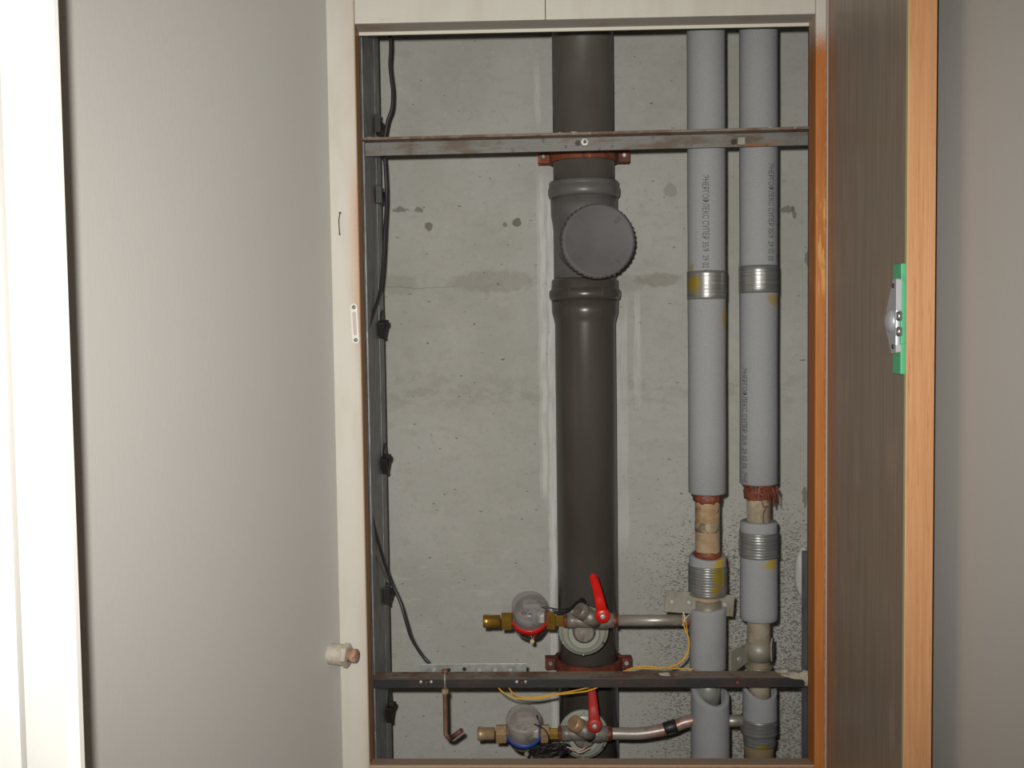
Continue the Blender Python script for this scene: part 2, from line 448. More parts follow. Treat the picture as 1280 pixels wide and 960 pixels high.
M_railtop = pm('angle_iron_dusty', (128, 114, 100), 0.85, var=[((108, 84, 68), 26, .45, .6, None), ((160, 154, 140), 60, .62, .7, None), ((92, 62, 48), 30, .62, .72, None)], bump=(160, .5))
M_railblk = pm('black_painted_iron', (42, 41, 41), 0.5, var=[((58, 46, 42), 24, .5, .66, (.5, 1, 1)), ((110, 104, 96), 150, .72, .77, None), ((104, 54, 42), 30, .66, .74, None)], bump=(120, .4))
M_chan = pm('dark_galvanised_channel', (140, 140, 138), 0.5, .3, var=[((112, 112, 110), 60, .4, .65, (1, 1, .4)), ((158, 158, 155), 70, .6, .7, (1, 1, .4))], bump=(420, .35, .0006))
M_chan2 = pm('channel_front_flange', (92, 92, 90), 0.6, .2, var=[((72, 72, 70), 50, .4, .65, (1, 1, .3))], bump=(200, .3, .0006))
M_black = pm('black_cable', (52, 50, 48), 0.4, var=[((70, 66, 62), 60, .6, .7, None)])
M_greycable = pm('grey_cable', (96, 92, 86), 0.5)
M_blackwire = pm('black_wire', (34, 32, 32), 0.45)
M_clip = pm('black_clip', (44, 40, 38), 0.5, .2, var=[((70, 62, 58), 90, .55, .7, None)])
M_brass = pm('brass', (186, 146, 66), 0.34, .75, var=[((156, 116, 46), 50, .45, .7, None)])
M_brassd = pm('dull_bronze', (186, 156, 120), 0.45, .4, var=[((160, 126, 94), 50, .45, .7, None)])
M_brassbr = pm('bright_brass', (214, 174, 84), 0.34, .7)
M_chrome = pm('nickel', (170, 165, 160), 0.22, .9)
M_castgrey = pm('grey_casting', (136, 130, 120), 0.45, .3, var=[((114, 106, 96), 50, .4, .65, None), ((160, 154, 144), 80, .62, .72, None)], bump=(160, .5))
M_red = pm('red_lever', (206, 26, 16), 0.35, var=[((180, 18, 14), 40, .5, .7, None)], spec=.5)
M_redd = pm('dusty_red_lever', (176, 40, 34), 0.5, var=[((150, 52, 44), 60, .45, .65, None)])
M_redring = pm('red_ring', (196, 28, 22), 0.35)
M_bluering = pm('blue_ring', (48, 76, 150), 0.35)
M_dome = pm('clear_meter_dome', (150, 144, 140), 0.2, alpha=.42, spec=.6)
M_domed = pm('dusty_meter_dome', (170, 160, 152), 0.45, alpha=.5, var=[((128, 118, 110), 20, .45, .65, None)])
M_dial = pm('meter_dial', (160, 156, 150), 0.5, var=[((104, 98, 100), 34, .5, .6, None)])
M_dialbar = pm('dial_window', (186, 182, 174), 0.5)
M_dialdark = pm('dial_dark', (84, 78, 82), 0.5)
M_regul = pm('grey_green_enamel', (158, 160, 146), 0.34, var=[((148, 148, 132), 30, .5, .7, None), ((140, 112, 70), 26, .68, .76, None)], spec=.5)
M_yellow = pm('yellow_wire', (206, 158, 34), 0.45, var=[((190, 136, 26), 60, .5, .7, None)])
M_galv = pm('bright_galvanised_strip', (170, 172, 166), 0.4, .5, var=[((148, 150, 144), 50, .4, .65, None)], bump=(200, .2))
M_plate = pm('drab_zinc_plate', (150, 146, 132), 0.5, .3, var=[((132, 126, 108), 26, .4, .65, None)], bump=(100, .2))
M_bolt = pm('zinc_bolt', (196, 192, 184), 0.35, .4, var=[((150, 144, 132), 120, .5, .7, None)])
M_hook = pm('rusty_rod', (122, 92, 70), 0.65, .1, var=[((96, 66, 50), 50, .4, .65, None)], bump=(300, .6, .0006))
M_hookend = pm('maroon_rod', (112, 70, 66), 0.65, var=[((90, 54, 50), 60, .4, .65, None)])
M_stub = pm('overpainted_fitting', (196, 190, 172), 0.6, var=[((178, 166, 150), 40, .45, .65, None)], bump=(120, .4))
M_thread = pm('bare_thread', (182, 150, 124), 0.5, .2, var=[((160, 84, 54), 90, .48, .62, None), ((196, 186, 168), 60, .55, .65, None)])
M_nail = pm('dark_nail', (76, 66, 56), 0.5, .5)
M_green = pm('green_gasket', (84, 176, 126), 0.5, var=[((66, 146, 106), 60, .5, .7, None)])
M_latch = pm('chrome_latch', (206, 208, 212), 0.4, .6)
M_latchl = pm('pale_latch_edge', (176, 176, 180), 0.5, .1)
M_mortar = pm('mortar', (176, 166, 148), 0.9, var=[((156, 146, 130), 60, .4, .65, None)], bump=(160, .6, .002))
M_print = pm('printed_ink', (74, 74, 76), 0.8)
M_foamw = pm('white_filler', (205, 205, 198), 0.85, bump=(60, .4))

# ------------------------------------------------------------------ structure
zt, zb = 2.5, 0.0
struct('wall_back', MB().box(-0.42, 0.75, YW, 2.0, zb, zt), M_conc)
struct('floor', MB().box(-1.6, 1.2, -0.9, 2.0, -0.1, 0.0), M_floor)
struct('ceiling', MB().box(-1.6, 1.2, -0.9, 2.0, zt, zt + 0.1), M_plasterw)
xl = X(420, YF)                       # where the slanted side wall meets the frame post
xr = X(1033, YF)                      # right edge of the frame
XR = xr + 0.060                       # right side wall
a = at(418, 480, YF); far = (-0.56, 0.86)
# slanted left wall, its room side running from the post towards the camera
d = (Vector((far[0], far[1])) - Vector((a.x, a.y))).normalized()
nrm = Vector((d.y, -d.x)) * 0.08
if nrm.y < 0: nrm = -nrm
p0 = Vector((a.x, a.y)) + Vector((0.0, 0.0)); p1 = p0 + d * 0.60
mb = MB(); mb.prism([(p0.x, p0.y, zb), (p1.x, p1.y, zb), (p1.x + nrm.x, p1.y + nrm.y, zb), (p0.x + nrm.x, p0.y + nrm.y, zb)], (0, 0, zt))
struct('wall_left', mb, M_paper)
struct('wall_right', MB().box(XR, XR + 0.1, -0.9, YF - 0.002, zb, zt), M_paper)
mb = MB(); mb.box(-0.42, -0.34, YB + 0.01, YW, zb, zt); struct('wall_shaft_left', mb, M_conc)
mb = MB(); mb.box(0.64, 0.75, YB + 0.01, YW, zb, zt); struct('wall_shaft_right', mb, M_conc)

zl = Z(23, YF); zs = Z(957, YF)
xi_l, xi_r = X(452, YF), X(1019, YF)
struct('wall_front_upper', MB().box(xl - .05, XR + .1, YF + .004, YB, zl + 0.12, zt), M_paper)
struct('wall_front_lower', MB().box(xl - .05, XR + .1, YF + .004, YB, zb, zs - 0.06), M_paper)
struct('wall_front_right', MB().box(xr + .001, XR + .1, YF + .004, YB, zs - .06, zl + .12), M_paper)
# cabinet frame: posts, lintel boards, sill
fr = thing('trim_1', (0, 0, 0), None, None, kind='structure')
tag(MB().box(xl - .012, xi_l, YF, YB, zs - .06, zl + .12, .0035).build('frame_post', frame_paint('cream_post', 'post_left'), fr), 'cream painted post with wood showing along its inner edge')
tag(MB().box(xi_r, xr, YF, YB, zs - .06, zl + .12, .0025).build('frame_post', frame_paint('orange_post', 'post_right'), fr), 'orange stained post with cream paint only at its top')
ml = frame_paint('cream_lintel', 'lintel')
xs = X(687, YF)
MB().box(xi_l + .0005, xs - .0004, YF + .001, YF + .03, zl, zl + .12, .001).build('lintel_board', ml, fr)
MB().box(xs + .0004, xi_r - .0005, YF + .0012, YF + .03, zl, zl + .12, .001).build('lintel_board', ml, fr)
mb = MB(); mb.prism([(xi_l, YF + .004, zl), (xi_l, YB, zl - .0), (xi_l, YB, zl - .0020), (xi_l, YF + .012, zl - .0005)], (xi_r - xi_l, 0, 0))
mb.build('lintel_soffit', M_reveal, fr)
MB().box(xi_l, xi_r, YB - .002, YB + .001, zl - .0065, zl + .01).build('rebate_strip', pm('pale_rebate', (205, 200, 184), .6), fr)
zsb = Z(948, YB)
mb = MB(); mb.prism([(xi_l, YF, zs - .06), (xi_l, YB, zs - .06), (xi_l, YB, zsb), (xi_l, YF + .002, zs), (xi_l, YF, zs - .002)], (xi_r - xi_l, 0, 0))
mb.build('sill', frame_paint('dusty_sill', 'sill'), fr)
ks = at(857, 953, YF + .022)
MB().ball((ks.x, ks.y, ks.z + .0005), .0035, 1, 1, .3, 1).build('screw_head', M_nail, fr)

# near white door casing on the left, with a moulded front
YC = 0.76
xe = X(90, YC)
prof = [(-0.34, 0), (-0.105, 0), (-0.100, -0.008), (-0.072, -0.010), (-0.066, -0.004), (-0.050, -.002), (-0.040, -0.012), (-0.008, -0.014), (0.000, -0.008), (0.001, -0.003), (-0.014, 0.010), (-0.34, 0.03)]
mb = MB(); mb.prism([(xe + px, YC + py, zb) for px, py in prof], (0, 0, zt)); struct('trim_2', mb, M_white)
struct('wall_front_left', MB().box(xe - .6, xe - 0.08, YC + .03, YC + .12, zb, zt), M_plasterw)

# cabinet door leaf standing open against the right wall
Yedge = xr / ((1133 - 640 + 0.0) / F_PX)      # first guess, refined on the calibrated camera
for _ in range(6):
    px_here = X(1133, Yedge); Yedge *= xr / px_here
xo = X(1168, Yedge)
dr = thing('door_1', (0, 0, 0), None, None, kind='structure')
MB().box(xr, xo - .001, Yedge + .003, YF - .004, zs - .05, zl + .10, .0008).build('leaf_panel', M_leaf, dr)
MB().box(xr + .0005, xo, Yedge, Yedge + .0032, zs - .05, zl + .10, .0006).build('edge_band', M_pine, dr)
tag(MB().box(xr - .0006, xr + .0004, Yedge, Yedge + .006, zs - .05, zl + .10).build('lip', pm('pale_lip', (190, 170, 120), .6), dr), 'pale strip along the edge band')
for hz in (Z(175, YF) , Z(860, YF)):
    MB().cyl((xr + .012, YF - .006, hz - .02), (xr + .012, YF - .006, hz + .02), .004).build('hinge', M_nail, dr)
c0 = at(1175, 176, Yedge)
MB().ball((xo + .001, Yedge + .01, c0.z), .0035, .6, 1, 1, 1).build('screw_tip', M_rust, dr)

# door latch on the leaf face by its free edge
lc = Z(399, Yedge, 1125); lt = Z(329, Yedge, 1125); lb = Z(468, Yedge, 1125)
la = thing('door_latch', (xr, Yedge + .018, lb), 'chrome door latch on a green backing plate near the free edge of the brown door', 'latch')
y0 = Yedge + .002
mb = MB(); mb.box(xr - .0062, xr - .0002, y0, y0 + .026, lb, lt, .001); mb.build('backing_plate', M_green, la)
t2, b2_ = Z(348, Yedge, 1120), Z(441, Yedge, 1120)
mid = (t2 + b2_) / 2 - .006
mb = MB(); xa, xb = xr - .0115, xr - .0064
mb.prism([(xb, y0 + .001, b2_), (xb, y0 + .001, t2), (xb, y0 + .012, t2 + .001), (xb, y0 + .034, mid + .014), (xb, y0 + .036, mid - .010), (xb, y0 + .016, b2_ - .002)], (xa - xb, 0, 0), bev=.0012)
mb.build('latch_case', M_latch, la)
MB().box(xa - .0005, xb + .0006, y0 - .0010, y0 + .0012, mid + .012, t2 - .001, .0003).build('case_edge', M_latchl, la)
MB().box(xa - .0005, xb + .0006, y0 - .0010, y0 + .0012, b2_ + .001, mid - .028, .0003).build('case_edge', M_latchl, la)
mb = MB(); mb.lathe([(0, .014), (.002, .0135), (.0045, .010), (.006, .005), (.0064, 0.0005)], (xa, y0 + .017, mid), (-1, 0, 0), 28); mb.build('knob', M_latch, la)
for dz in (.006, -.012):
    MB().cyl((xb - .0025, y0 - .002, mid + dz - .006), (xb - .0025, y0 - .002, mid + dz + .005), .0032, 16, bev=.001).build('roller', M_chrome, la)
for dz in (t2 - .008, b2_ + .007):
    MB().lathe([(0, .003), (.001, .0028), (.0016, .001)], (xa, y0 + .010, dz), (-1, 0, 0), 14).build('screw', M_nail, la)

# ------------------------------------------------------------------ steel posts inside the shaft
pl = thing('metal_post', (X(462, 1.6), 1.6, 0), 'dark galvanised channel standing along the left side of the shaft with black clips', 'metal post')
xw = X(461.5, 1.60)
MB().box(xw - .004, xw, 1.598, 1.755, zb, zt).build('web', M_chan, pl)
MB().box(X(444, 1.575), X(459.0, 1.575), 1.572, 1.576, zb, zt).build('front_flange', M_chan2, pl)
MB().box(xw - .03, xw + .0008, 1.755, 1.760, zb, zt).build('rear_flange', M_chan2, pl)
mb = MB()
mb.box(xw - .001, xw + .0006, 1.712, 1.716, zb, zt)
mb.build('web_rib', M_chan, pl)
for i, py in enumerate((160, 246, 405, 572, 738, 880)):
    zc = Z(py, 1.73, 474)
    tilt = (0, .05, .5, .5, .1, .35)[i]
    R = Matrix.Translation((xw + .001, 1.722, zc)) @ Matrix.Rotation(tilt, 4, 'X')
    mb = MB(); mb.box(0, .011, -.028, -.024, -.014, .016, .0008, R); mb.box(0, .002, -.026, .03, -.012, .012, .0005, R); mb.box(0, .010, -.024, .01, -.012, -.009, .0006, R)
    cl = mb.build('clip', M_clip, pl)
    MB().cyl(R @ Vector((.001, .004, .0)), R @ Vector((.012, .000, .001)), .0065, 6).build('bolt', M_clip, cl)
pr = thing('metal_post', (X(1012, 1.6), 1.6, 0), 'thin dark steel angle along the right side of the shaft behind the orange post', 'metal post')
MB().box(X(1010, 1.6), X(1040, 1.6), 1.598, 1.603, zb, zt).build('front_flange', M_chan2, pr)
mb = MB(); mb.box(X(1005.5, 1.63, 800) + .003, X(1005.5, 1.63, 800) + .012, 1.606, 1.66, Z(1000, 1.63, 1006), Z(693, 1.63, 1006), .0005)
mb.build('packing_strip', pm('blue_grey_steel', (132, 138, 142), .5, .2, var=[((112, 116, 120), 40, .4, .65, None)]), pr)
q = at(1003, 722, 1.86)
tag(MB().ball((q.x + .012, 1.90, q.z), .026, .62, .6, 1.9, 3, .2).build('filler_lump', M_foamw), 'white filler lump on the concrete at right behind the thicker insulated pipe', 'filler')

# ------------------------------------------------------------------ soil pipe
xa_ = X(732, YS, 480)
def ZS(py): return Z(py, 1.775)
def dn(prof): return [(h, r) for h, r in prof]
sp = thing('soil_pipe', (xa_, YS, 0), 'large dark brown plastic soil pipe standing in the middle of the shaft', 'pipe')
def vlathe(name, mat, prof, x=None, Y=YS, parent=None, n=48, cap=(True, True), **k):
    """prof: (py or z already converted, radius) listed from the bottom up"""
    z0 = prof[0][0]
    mb = MB(); mb.lathe([(z - z0, r) for z, r in prof], (xa_ if x is None else x, Y, z0), (0, 0, 1), n, cap=cap, **k)
    return mb.build(name, mat, parent)
vlathe('upper_pipe', M_soil, [(ZS(232), .055), (zt, .055)], parent=sp)
vlathe('tee_body', M_soil2, [(ZS(352), .0560), (ZS(285), .0560), (ZS(276), .0572), (ZS(264), .0600), (ZS(242), .0606)], parent=sp)
vlathe('collar', M_soil2, [(ZS(243), .0606), (ZS(241), .0640), (ZS(237), .0650), (ZS(231), .0648), (ZS(229), .0630), (ZS(227), .0628), (ZS(224), .0632), (ZS(222), .0612), (ZS(221), .057)], parent=sp)
vlathe('lower_pipe', M_soil3, [(0, .055), (ZS(404), .055), (ZS(398), .0570), (ZS(390), .0600), (ZS(374), .0606)], parent=sp)
vlathe('collar', M_soil3, [(ZS(374), .0606), (ZS(372), .0638), (ZS(368), .0650), (ZS(362), .0648), (ZS(360), .0615), (ZS(358), .0605), (ZS(349), .0600), (ZS(347), .0580), (ZS(346), .0560)], parent=sp)
for a_ in (-2.05, -1.1):
    MB().cyl((xa_ + .0645 * math.cos(a_), YS + .0645 * math.sin(a_), ZS(371)), (xa_ + .0645 * math.cos(a_), YS + .0645 * math.sin(a_), ZS(360)), .002, 8).build('mould_rib', M_soil3, sp)
cc = at(748.5, 301, 1.700)
ax = (cc - Vector((xa_, YS, cc.z)))
ctr = Vector((xa_, YS, cc.z)); L = ax.length; dirv = ax.normalized()
tag(MB().lathe([(0, .053), (L - .045, .053), (L - .044, .0585), (L - .022, .0585)], ctr, dirv, 48).build('branch', M_soil2, sp), 'short branch behind the round cap')
NR = 44
def serr(a_, i, h):
    return 1.0 + (0.018 if (int(a_ / (2 * PI) * 176) % 4) < 2 else -0.006) if i in (1, 2, 3) else 1.0
mb = MB(); mb.lathe([(-.024, .0600), (-.023, .0628), (-.004, .0628), (-.001, .0622), (.0, .0600), (.0004, .0595), (.0004, .0575), (.0001, .0570), (.0001, .0002)], cc, dirv, 176, rfun=serr)
capo = mb.build('inspection_cap', M_cap, sp)
q_ = dirv.to_track_quat('Z', 'Y')
for a_ in (.75, .83, 3.8, 3.9, 2.3, 5.5):
    p_ = cc + q_ @ Vector((math.cos(a_) * .052, math.sin(a_) * .055, .0002)); p2_ = cc + q_ @ Vector((math.cos(a_) * .0385, math.sin(a_) * .042, .0000))
    MB().cyl(p_, p2_, .0010, 6).build('grip_rib', M_cap, capo)

# ------------------------------------------------------------------ angle iron crossbars
zu = Z(165, 1.585); rx0, rx1 = X(446, YR), X(1030, YR)
ru = thing('crossbar', ((rx0 + rx1) / 2, YR, zu - .026), 'upper rusty grey angle iron bar crossing in front of the pipes', 'metal bar', 'angle iron crossbars')
tiltu = Matrix.Translation((0, 0, zu)) @ Matrix.Translation(((rx0 + rx1) / 2, 0, 0)) @ Matrix.Rotation(-.0065, 4, 'Y') @ Matrix.Translation((-(rx0 + rx1) / 2, 0, 0))
MB().box(rx0, rx1, 1.609, 1.613, -.0245, .0, .0005, tiltu).build('web', M_rail, ru)
MB().box(rx0, rx1, 1.584, 1.609, -.0040, .0, .0008, tiltu).build('flange', M_railtop, ru)
mb = MB()
for i in range(34):
    xx = random.uniform(rx0, rx1); mb.ball(tiltu @ Vector((xx, random.uniform(1.583, 1.604), .0)), random.uniform(.0012, .003), 2.2, 1, .5, 1, .5)
tag(mb.build('dust_crumbs', M_mortar, ru), kind='stuff')
for (px, py, sq) in ((731, 177.5, 0), (927, 176, 1)):
    p = at(px, py, 1.600)
    b_ = MB()
    if sq: b_.box(p.x - .0062, p.x + .0062, 1.600, 1.609, p.z - .0062, p.z + .0062, .001)
    else: b_.lathe([(0, .0060), (.002, .0072), (.009, .0072)], (p.x, 1.599, p.z), (0, 1, 0), 6, smooth=False)
    bo = b_.build('bolt', M_bolt if not sq else M_plate, ru)
    if not sq: MB().lathe([(0, .0022), (.004, .0028)], (p.x, 1.596, p.z), (0, 1, 0), 12).build('bolt_tip', M_nail, bo)
    MB().cyl((p.x - .0105, 1.6075, p.z), (p.x - .0105, 1.6092, p.z), .0045, 16).build('hole', M_clip, ru)

zlw = Z(848, 1.58); lx0, lx1 = X(456, 1.58, 850), X(1024, 1.58, 850)
rl = thing('crossbar', ((lx0 + lx1) / 2, 1.6, zlw - .015), 'lower black angle iron bar with a dusty top, above the bottom meter', 'metal bar', 'angle iron crossbars')
tl = Matrix.Translation((0, 0, zlw)) @ Matrix.Translation(((lx0 + lx1) / 2, 0, 0)) @ Matrix.Rotation(.001, 4, 'Y') @ Matrix.Translation((-(lx0 + lx1) / 2, 0, 0))
MB().box(lx0, lx1, 1.579, 1.583, -.0150, .0, .0008, tl).build('web', M_railblk, rl)
MB().box(lx0, lx1, 1.583, 1.613, -.0035, .0003, .0006, tl).build('flange', M_railtop, rl)
for px in (526, 539, 646, 657):
    p = at(px, 852.5, 1.5785)
    MB().lathe([(0, .0015), (.0008, .0032)], (p.x, 1.5778, p.z), (0, 1, 0), 12).build('paint_spot', M_bolt, rl)
for px in (533, 652, 922):
    p = at(px, 853, 1.5785)
    MB().lathe([(0, .0028), (.0015, .0036)], (p.x, 1.577, p.z), (0, 1, 0), 10).build('rivet', M_rust2, rl)
mb = MB(); p = at(996, 845, 1.585)
mb.ball((p.x, 1.592, p.z - .001), .0115, 1.9, 1.2, .55, 3, .5); mb.ball((p.x + .012, 1.584, p.z - .002), .0095, 1.0, .8, 1.2, 3, .6); mb.ball((p.x - .018, 1.600, p.z + .003), .008, 1.5, 1, .5, 3, .5)
mb.build('mortar_splash', M_mortar, rl)
p = at(831, 842, 1.60); MB().ball((p.x, 1.597, zlw + .001), .009, 1.2, .9, .3, 2, .5).build('mortar_splash', M_mortar, rl)

# ------------------------------------------------------------------ iron clamps on the soil pipe
def clamp(py, mat, label, w_=.0825):
    zc = Z(py, YS); o = thing('pipe_clamp', (xa_, YS, zc - .012), label, 'clamp', 'iron clamps on the soil pipe')
    R0, T, H = .0565, .0060, .0205
    for sgn, nm in ((-1, 'front_half'), (1, 'rear_half')):
        pts_o = []; pts_i = []
        n = 22
        for i in range(n + 1):
            a_ = PI * i / n
            pts_i.append((xa_ + R0 * math.cos(a_), YS + sgn * max(R0 * math.sin(a_), .003)))
            pts_o.append((xa_ + (R0 + T) * math.cos(a_), YS + sgn * max((R0 + T) * math.sin(a_), .0095)))
        outer = [(xa_ + w_, YS + sgn * .001), (xa_ + w_, YS + sgn * .0095)] + pts_o + [(xa_ - w_, YS + sgn * .0095), (xa_ - w_, YS + sgn * .001)]
        mb = MB()
        vs = [(x_, y_, zc - H / 2) for x_, y_ in outer]; m_ = len(outer)
        inner = [(xa_ + w_, YS + sgn * .001), (xa_ + w_ - .0001, YS + sgn * .001)] + pts_i + [(xa_ - w_ + .0001, YS + sgn * .001), (xa_ - w_, YS + sgn * .001)]
        vo = [Vector((x_, y_, zc)) for x_, y_ in outer]; vi = [Vector((x_, y_, zc)) for x_, y_ in inner]
        V = [v - Vector((0, 0, H / 2)) for v in vo] + [v + Vector((0, 0, H / 2)) for v in vo] + [v - Vector((0, 0, H / 2)) for v in vi] + [v + Vector((0, 0, H / 2)) for v in vi]
        Fq = []
        for i in range(m_ - 1):
            Fq += [(i, i + 1, m_ + i + 1, m_ + i), (2 * m_ + i, 2 * m_ + i + 1, 3 * m_ + i + 1, 3 * m_ + i), (i, i + 1, 2 * m_ + i + 1, 2 * m_ + i), (m_ + i, m_ + i + 1, 3 * m_ + i + 1, 3 * m_ + i)]
        mb.add(V, Fq)
        h_ = mb.build(nm, mat, o)
    for sx in (-1, 1):
        MB().lathe([(0, .0028), (.002, .0046), (.006, .0050)], (xa_ + sx * (w_ - .010), YS - .0150, zc + .001), (0, 1, 0), 8).build('bolt', M_plate if sx < 0 else M_bolt, o)
    MB().box(xa_ - .004, xa_ + .004, YS - R0 - T - .002, YS - R0 - T + .002, zc - H / 2 - .001, zc + H / 2, .001).build('lug', mat, o)
clamp(197, M_rust, 'orange rusted iron clamp holding the soil pipe under the upper bar')
clamp(827.5, M_rust2, 'dark red iron clamp holding the soil pipe just above the lower bar', .080)

# ------------------------------------------------------------------ insulated risers
def ZP(py, px=880): return Z(py, 1.632, px)
def sleeve_prof(z0, z1, r, rin, wav=None):
    e = .0018
    return [(z0 + .0005, rin), (z0, r - e), (z0 + e, r), (z1 - e, r), (z1, r - e), (z1 - .0005, rin)]
def wavy(amt, seed, z1s):
    def f(a_, i, h): return 1 + amt * math.sin(2 * a_ + seed)
    return f
def sleeve(parent, x, z0, z1, r, mat, rin=.0215, Y=YP, cut=0.0, ph=0.0, label=None):
    """foam tube; cut = slant of the upper end"""
    mb = MB(); n = 40; zs_ = [z0 + (z1 - z0) * i / 14 for i in range(15)]
    P = [(z0 + .0006, rin), (z0, r - .002), (z0 + .002, r)] + [(z_, r) for z_ in zs_[1:-1]] + [(z1 - .002, r), (z1, r - .002), (z1 - .0006, rin)]
    V = []
    for i, (z_, r_) in enumerate(P):
        t = (z_ - z0) / (z1 - z0)
        for j in range(n):
            a_ = 2 * PI * j / n
            rr = r_ * (1 + .010 * math.sin(2 * a_ + z_ * 25)) if r_ > rin else r_
            zz = z_ + (cut * math.sin(a_ + ph) + .4 * cut * math.sin(2 * a_ + 1.3)) * max(0, t - .8) * 5
            V.append((x + rr * math.cos(a_), Y + rr * math.sin(a_), zz))
    Fq = [(i * n + j, i * n + (j + 1) % n, (i + 1) * n + (j + 1) % n, (i + 1) * n + j) for i in range(len(P) - 1) for j in range(n)]
    mb.add(V, Fq, True)
    o = mb.build('foam_sleeve', mat, parent)
    if label: o['label'] = label
    return o
def tape(parent, x, z0, z1, r, mat, rings=6, Y=YP, wave=0.0, label='silver tape band', amp=.0012):
    P = [(z0, r + .0001)]
    for i in range(rings):
        za = z0 + (z1 - z0) * i / rings; zb_ = z0 + (z1 - z0) * (i + 1) / rings
        P += [(za + .0003, r + .0006), ((za + zb_) / 2, r + amp), (zb_ - .0003, r + .0006)]
    P.append((z1, r + .0001))
    def f(a_, i, h): return 1 + wave * math.sin(3 * a_ + h * 160)
    mb = MB(); mb.lathe([(h - z0, rr) for h, rr in P], (x, Y, z0), (0, 0, 1), 40, rfun=f, cap=(False, False))
    return tag(mb.build('tape_band', mat, parent), label)
def ragged(parent, x, Y, z0, z1, r, mat, seed=0, name='sealant', bulge=0.0):
    n = 36; V = []; m_ = 7
    for i in range(m_):
        t = i / (m_ - 1)
        for j in range(n):
            a_ = 2 * PI * j / n
            nz = mnoise.noise(Vector((math.cos(a_) * 3 + seed, math.sin(a_) * 3, t * 4)))
            rr = r + .0020 * math.sin(PI * t) + .0028 * nz + bulge * max(0, math.cos(a_ + .5)) * math.sin(PI * t)
            zz = z0 + (z1 - z0) * t + (.006 * mnoise.noise(Vector((a_ * 2.3 + seed, 7, 1))) if i == 0 else 0)
            V.append((x + rr * math.cos(a_), Y + rr * math.sin(a_), zz))
    mb = MB(); mb.add(V, [(i * n + j, i * n + (j + 1) % n, (i + 1) * n + (j + 1) % n, (i + 1) * n + j) for i in range(m_ - 1) for j in range(n)], True)
    return mb.build(name, mat, parent)

x1 = (X(857, YP, 120) + X(881.5, YP, 120) * 0 + X(906, YP, 560) * 0 + X(858 + 23, YP, 250)) / 2
x1 = X(884.5, YP, 480); x2 = X(948.5, YP, 480)
RI = .0308
x1t = (X(881.5, YP, 250) + X(885.5, YP, 600)) / 2; x2t = (X(946.5, YP, 250) + X(950, YP, 600)) / 2
x1, x2 = x1t, x2t
g1, _ = glue_foam('foam_glue_left', [((.026, ZP(398)), .010, .55, 2.0, (168, 140, 60), .8), ((-.027, ZP(334)), .006, .6, 1.4, (150, 118, 60), .8)])
g2, _ = glue_foam('foam_glue_right', [((.020, ZP(376)), .012, 1.2, .9, (158, 134, 70), .75), ((.028, ZP(322)), .006, .6, 1.4, (150, 118, 60), .7)])
g3, _ = glue_foam('foam_glue_low', [((.016, ZP(706)), .014, .7, .8, (176, 146, 36), .9), ((.008, ZP(708)), .010, 1.4, .5, (170, 150, 60), .6)])
r1 = thing('riser_pipe', (x1, YP, 0), 'left grey foam-wrapped riser pipe, bare shiny steel showing above the round bracket', 'pipe', 'insulated riser pipes')
r2 = thing('riser_pipe', (x2, YP, 0), 'right grey foam-wrapped riser pipe nearest the open door, red sealant at its joint', 'pipe', 'insulated riser pipes')
vlathe('steel_pipe', M_pipe, [(0, .0205), (zt, .0205)], x1, YP, r1, 36)
vlathe('steel_pipe', pm('bare_steel_pipe_dull', (214, 202, 178), .38, .45, var=[((178, 160, 132), 24, .4, .65, None), ((150, 100, 70), 26, .6, .7, None), ((182, 172, 150), 40, .6, .7, None)], bump=(60, .2)), [(0, .0195), (zt, .0195)], x2, YP, r2, 36)
sleeve(r1, x1, ZP(620), 2.45, RI, g1)
sleeve(r1, x1, ZP(745), ZP(699), RI, g3, cut=.002)
sleeve(r1, x1, ZP(843), ZP(766), RI * .985, M_foam, cut=.004, ph=2.5)
vlathe('bare_section', M_galv, [(ZP(890), .0212), (ZP(846), .0212)], x1, YP, r1, 36)
sleeve(r1, x1 + .0035, ZP(1000), ZP(873), RI * 1.04, M_foam, cut=.010, ph=-.6, rin=.0245)
tape(r1, x1, ZP(374), ZP(338), RI + .0004, tape_mat('silver_tape', [(-.024, ZP(356), .010, 1.8)]), 5, amp=.0007)
tape(r1, x1, ZP(748), ZP(710), RI + .0004, tape_mat('silver_tape_glued', [(.013, ZP(722), .012, 2.0), (.006, ZP(738), .008, 1.2)]), 11)
ragged(r1, x1, YP, ZP(631), ZP(621), .0212, M_redputty, 1)
ragged(r1, x1, YP, ZP(703), ZP(693), .0208, M_redputty, 5)
mb = MB(); mb.lathe([(0, .0208), (.008, .0209), (.016, .0208)], (x1, YP, ZP(668)), (0, 0, 1), 36, cap=(False, False))
tag(mb.build('grey_smear', pm('dark_smear', (112, 100, 82), .5, .2, var=[((160, 144, 116), 60, .45, .55, None)]), r1), 'dark smeared ring on the steel')
sleeve(r2, x2, ZP(608, 948), 2.45, RI, g2)
sleeve(r2, x2, ZP(780, 948), ZP(655, 948), RI, g3)
sleeve(r2, x2 + .0015, ZP(914, 948), ZP(868, 948), RI * .93, M_foam, cut=.007, ph=-.3, rin=.0235)
tape(r2, x2, ZP(366, 948), ZP(331, 948), RI + .0004, tape_mat('silver_tape_b'), 3, amp=.0007)
tape(r2, x2, ZP(700, 948), ZP(668, 948), RI + .0006, tape_mat('silver_tape_c'), 9, wave=.006)
tape(r2, x2, ZP(924, 948), ZP(904, 948), RI * .93 + .001, tape_mat('silver_tape_d'), 4, wave=.012)
tape(r2, x2 + .001, ZP(938, 948), ZP(920, 948), RI * .84, tape_mat('silver_tape_e', [(0, ZP(937, 948), .012, .6)]), 4, wave=.02)
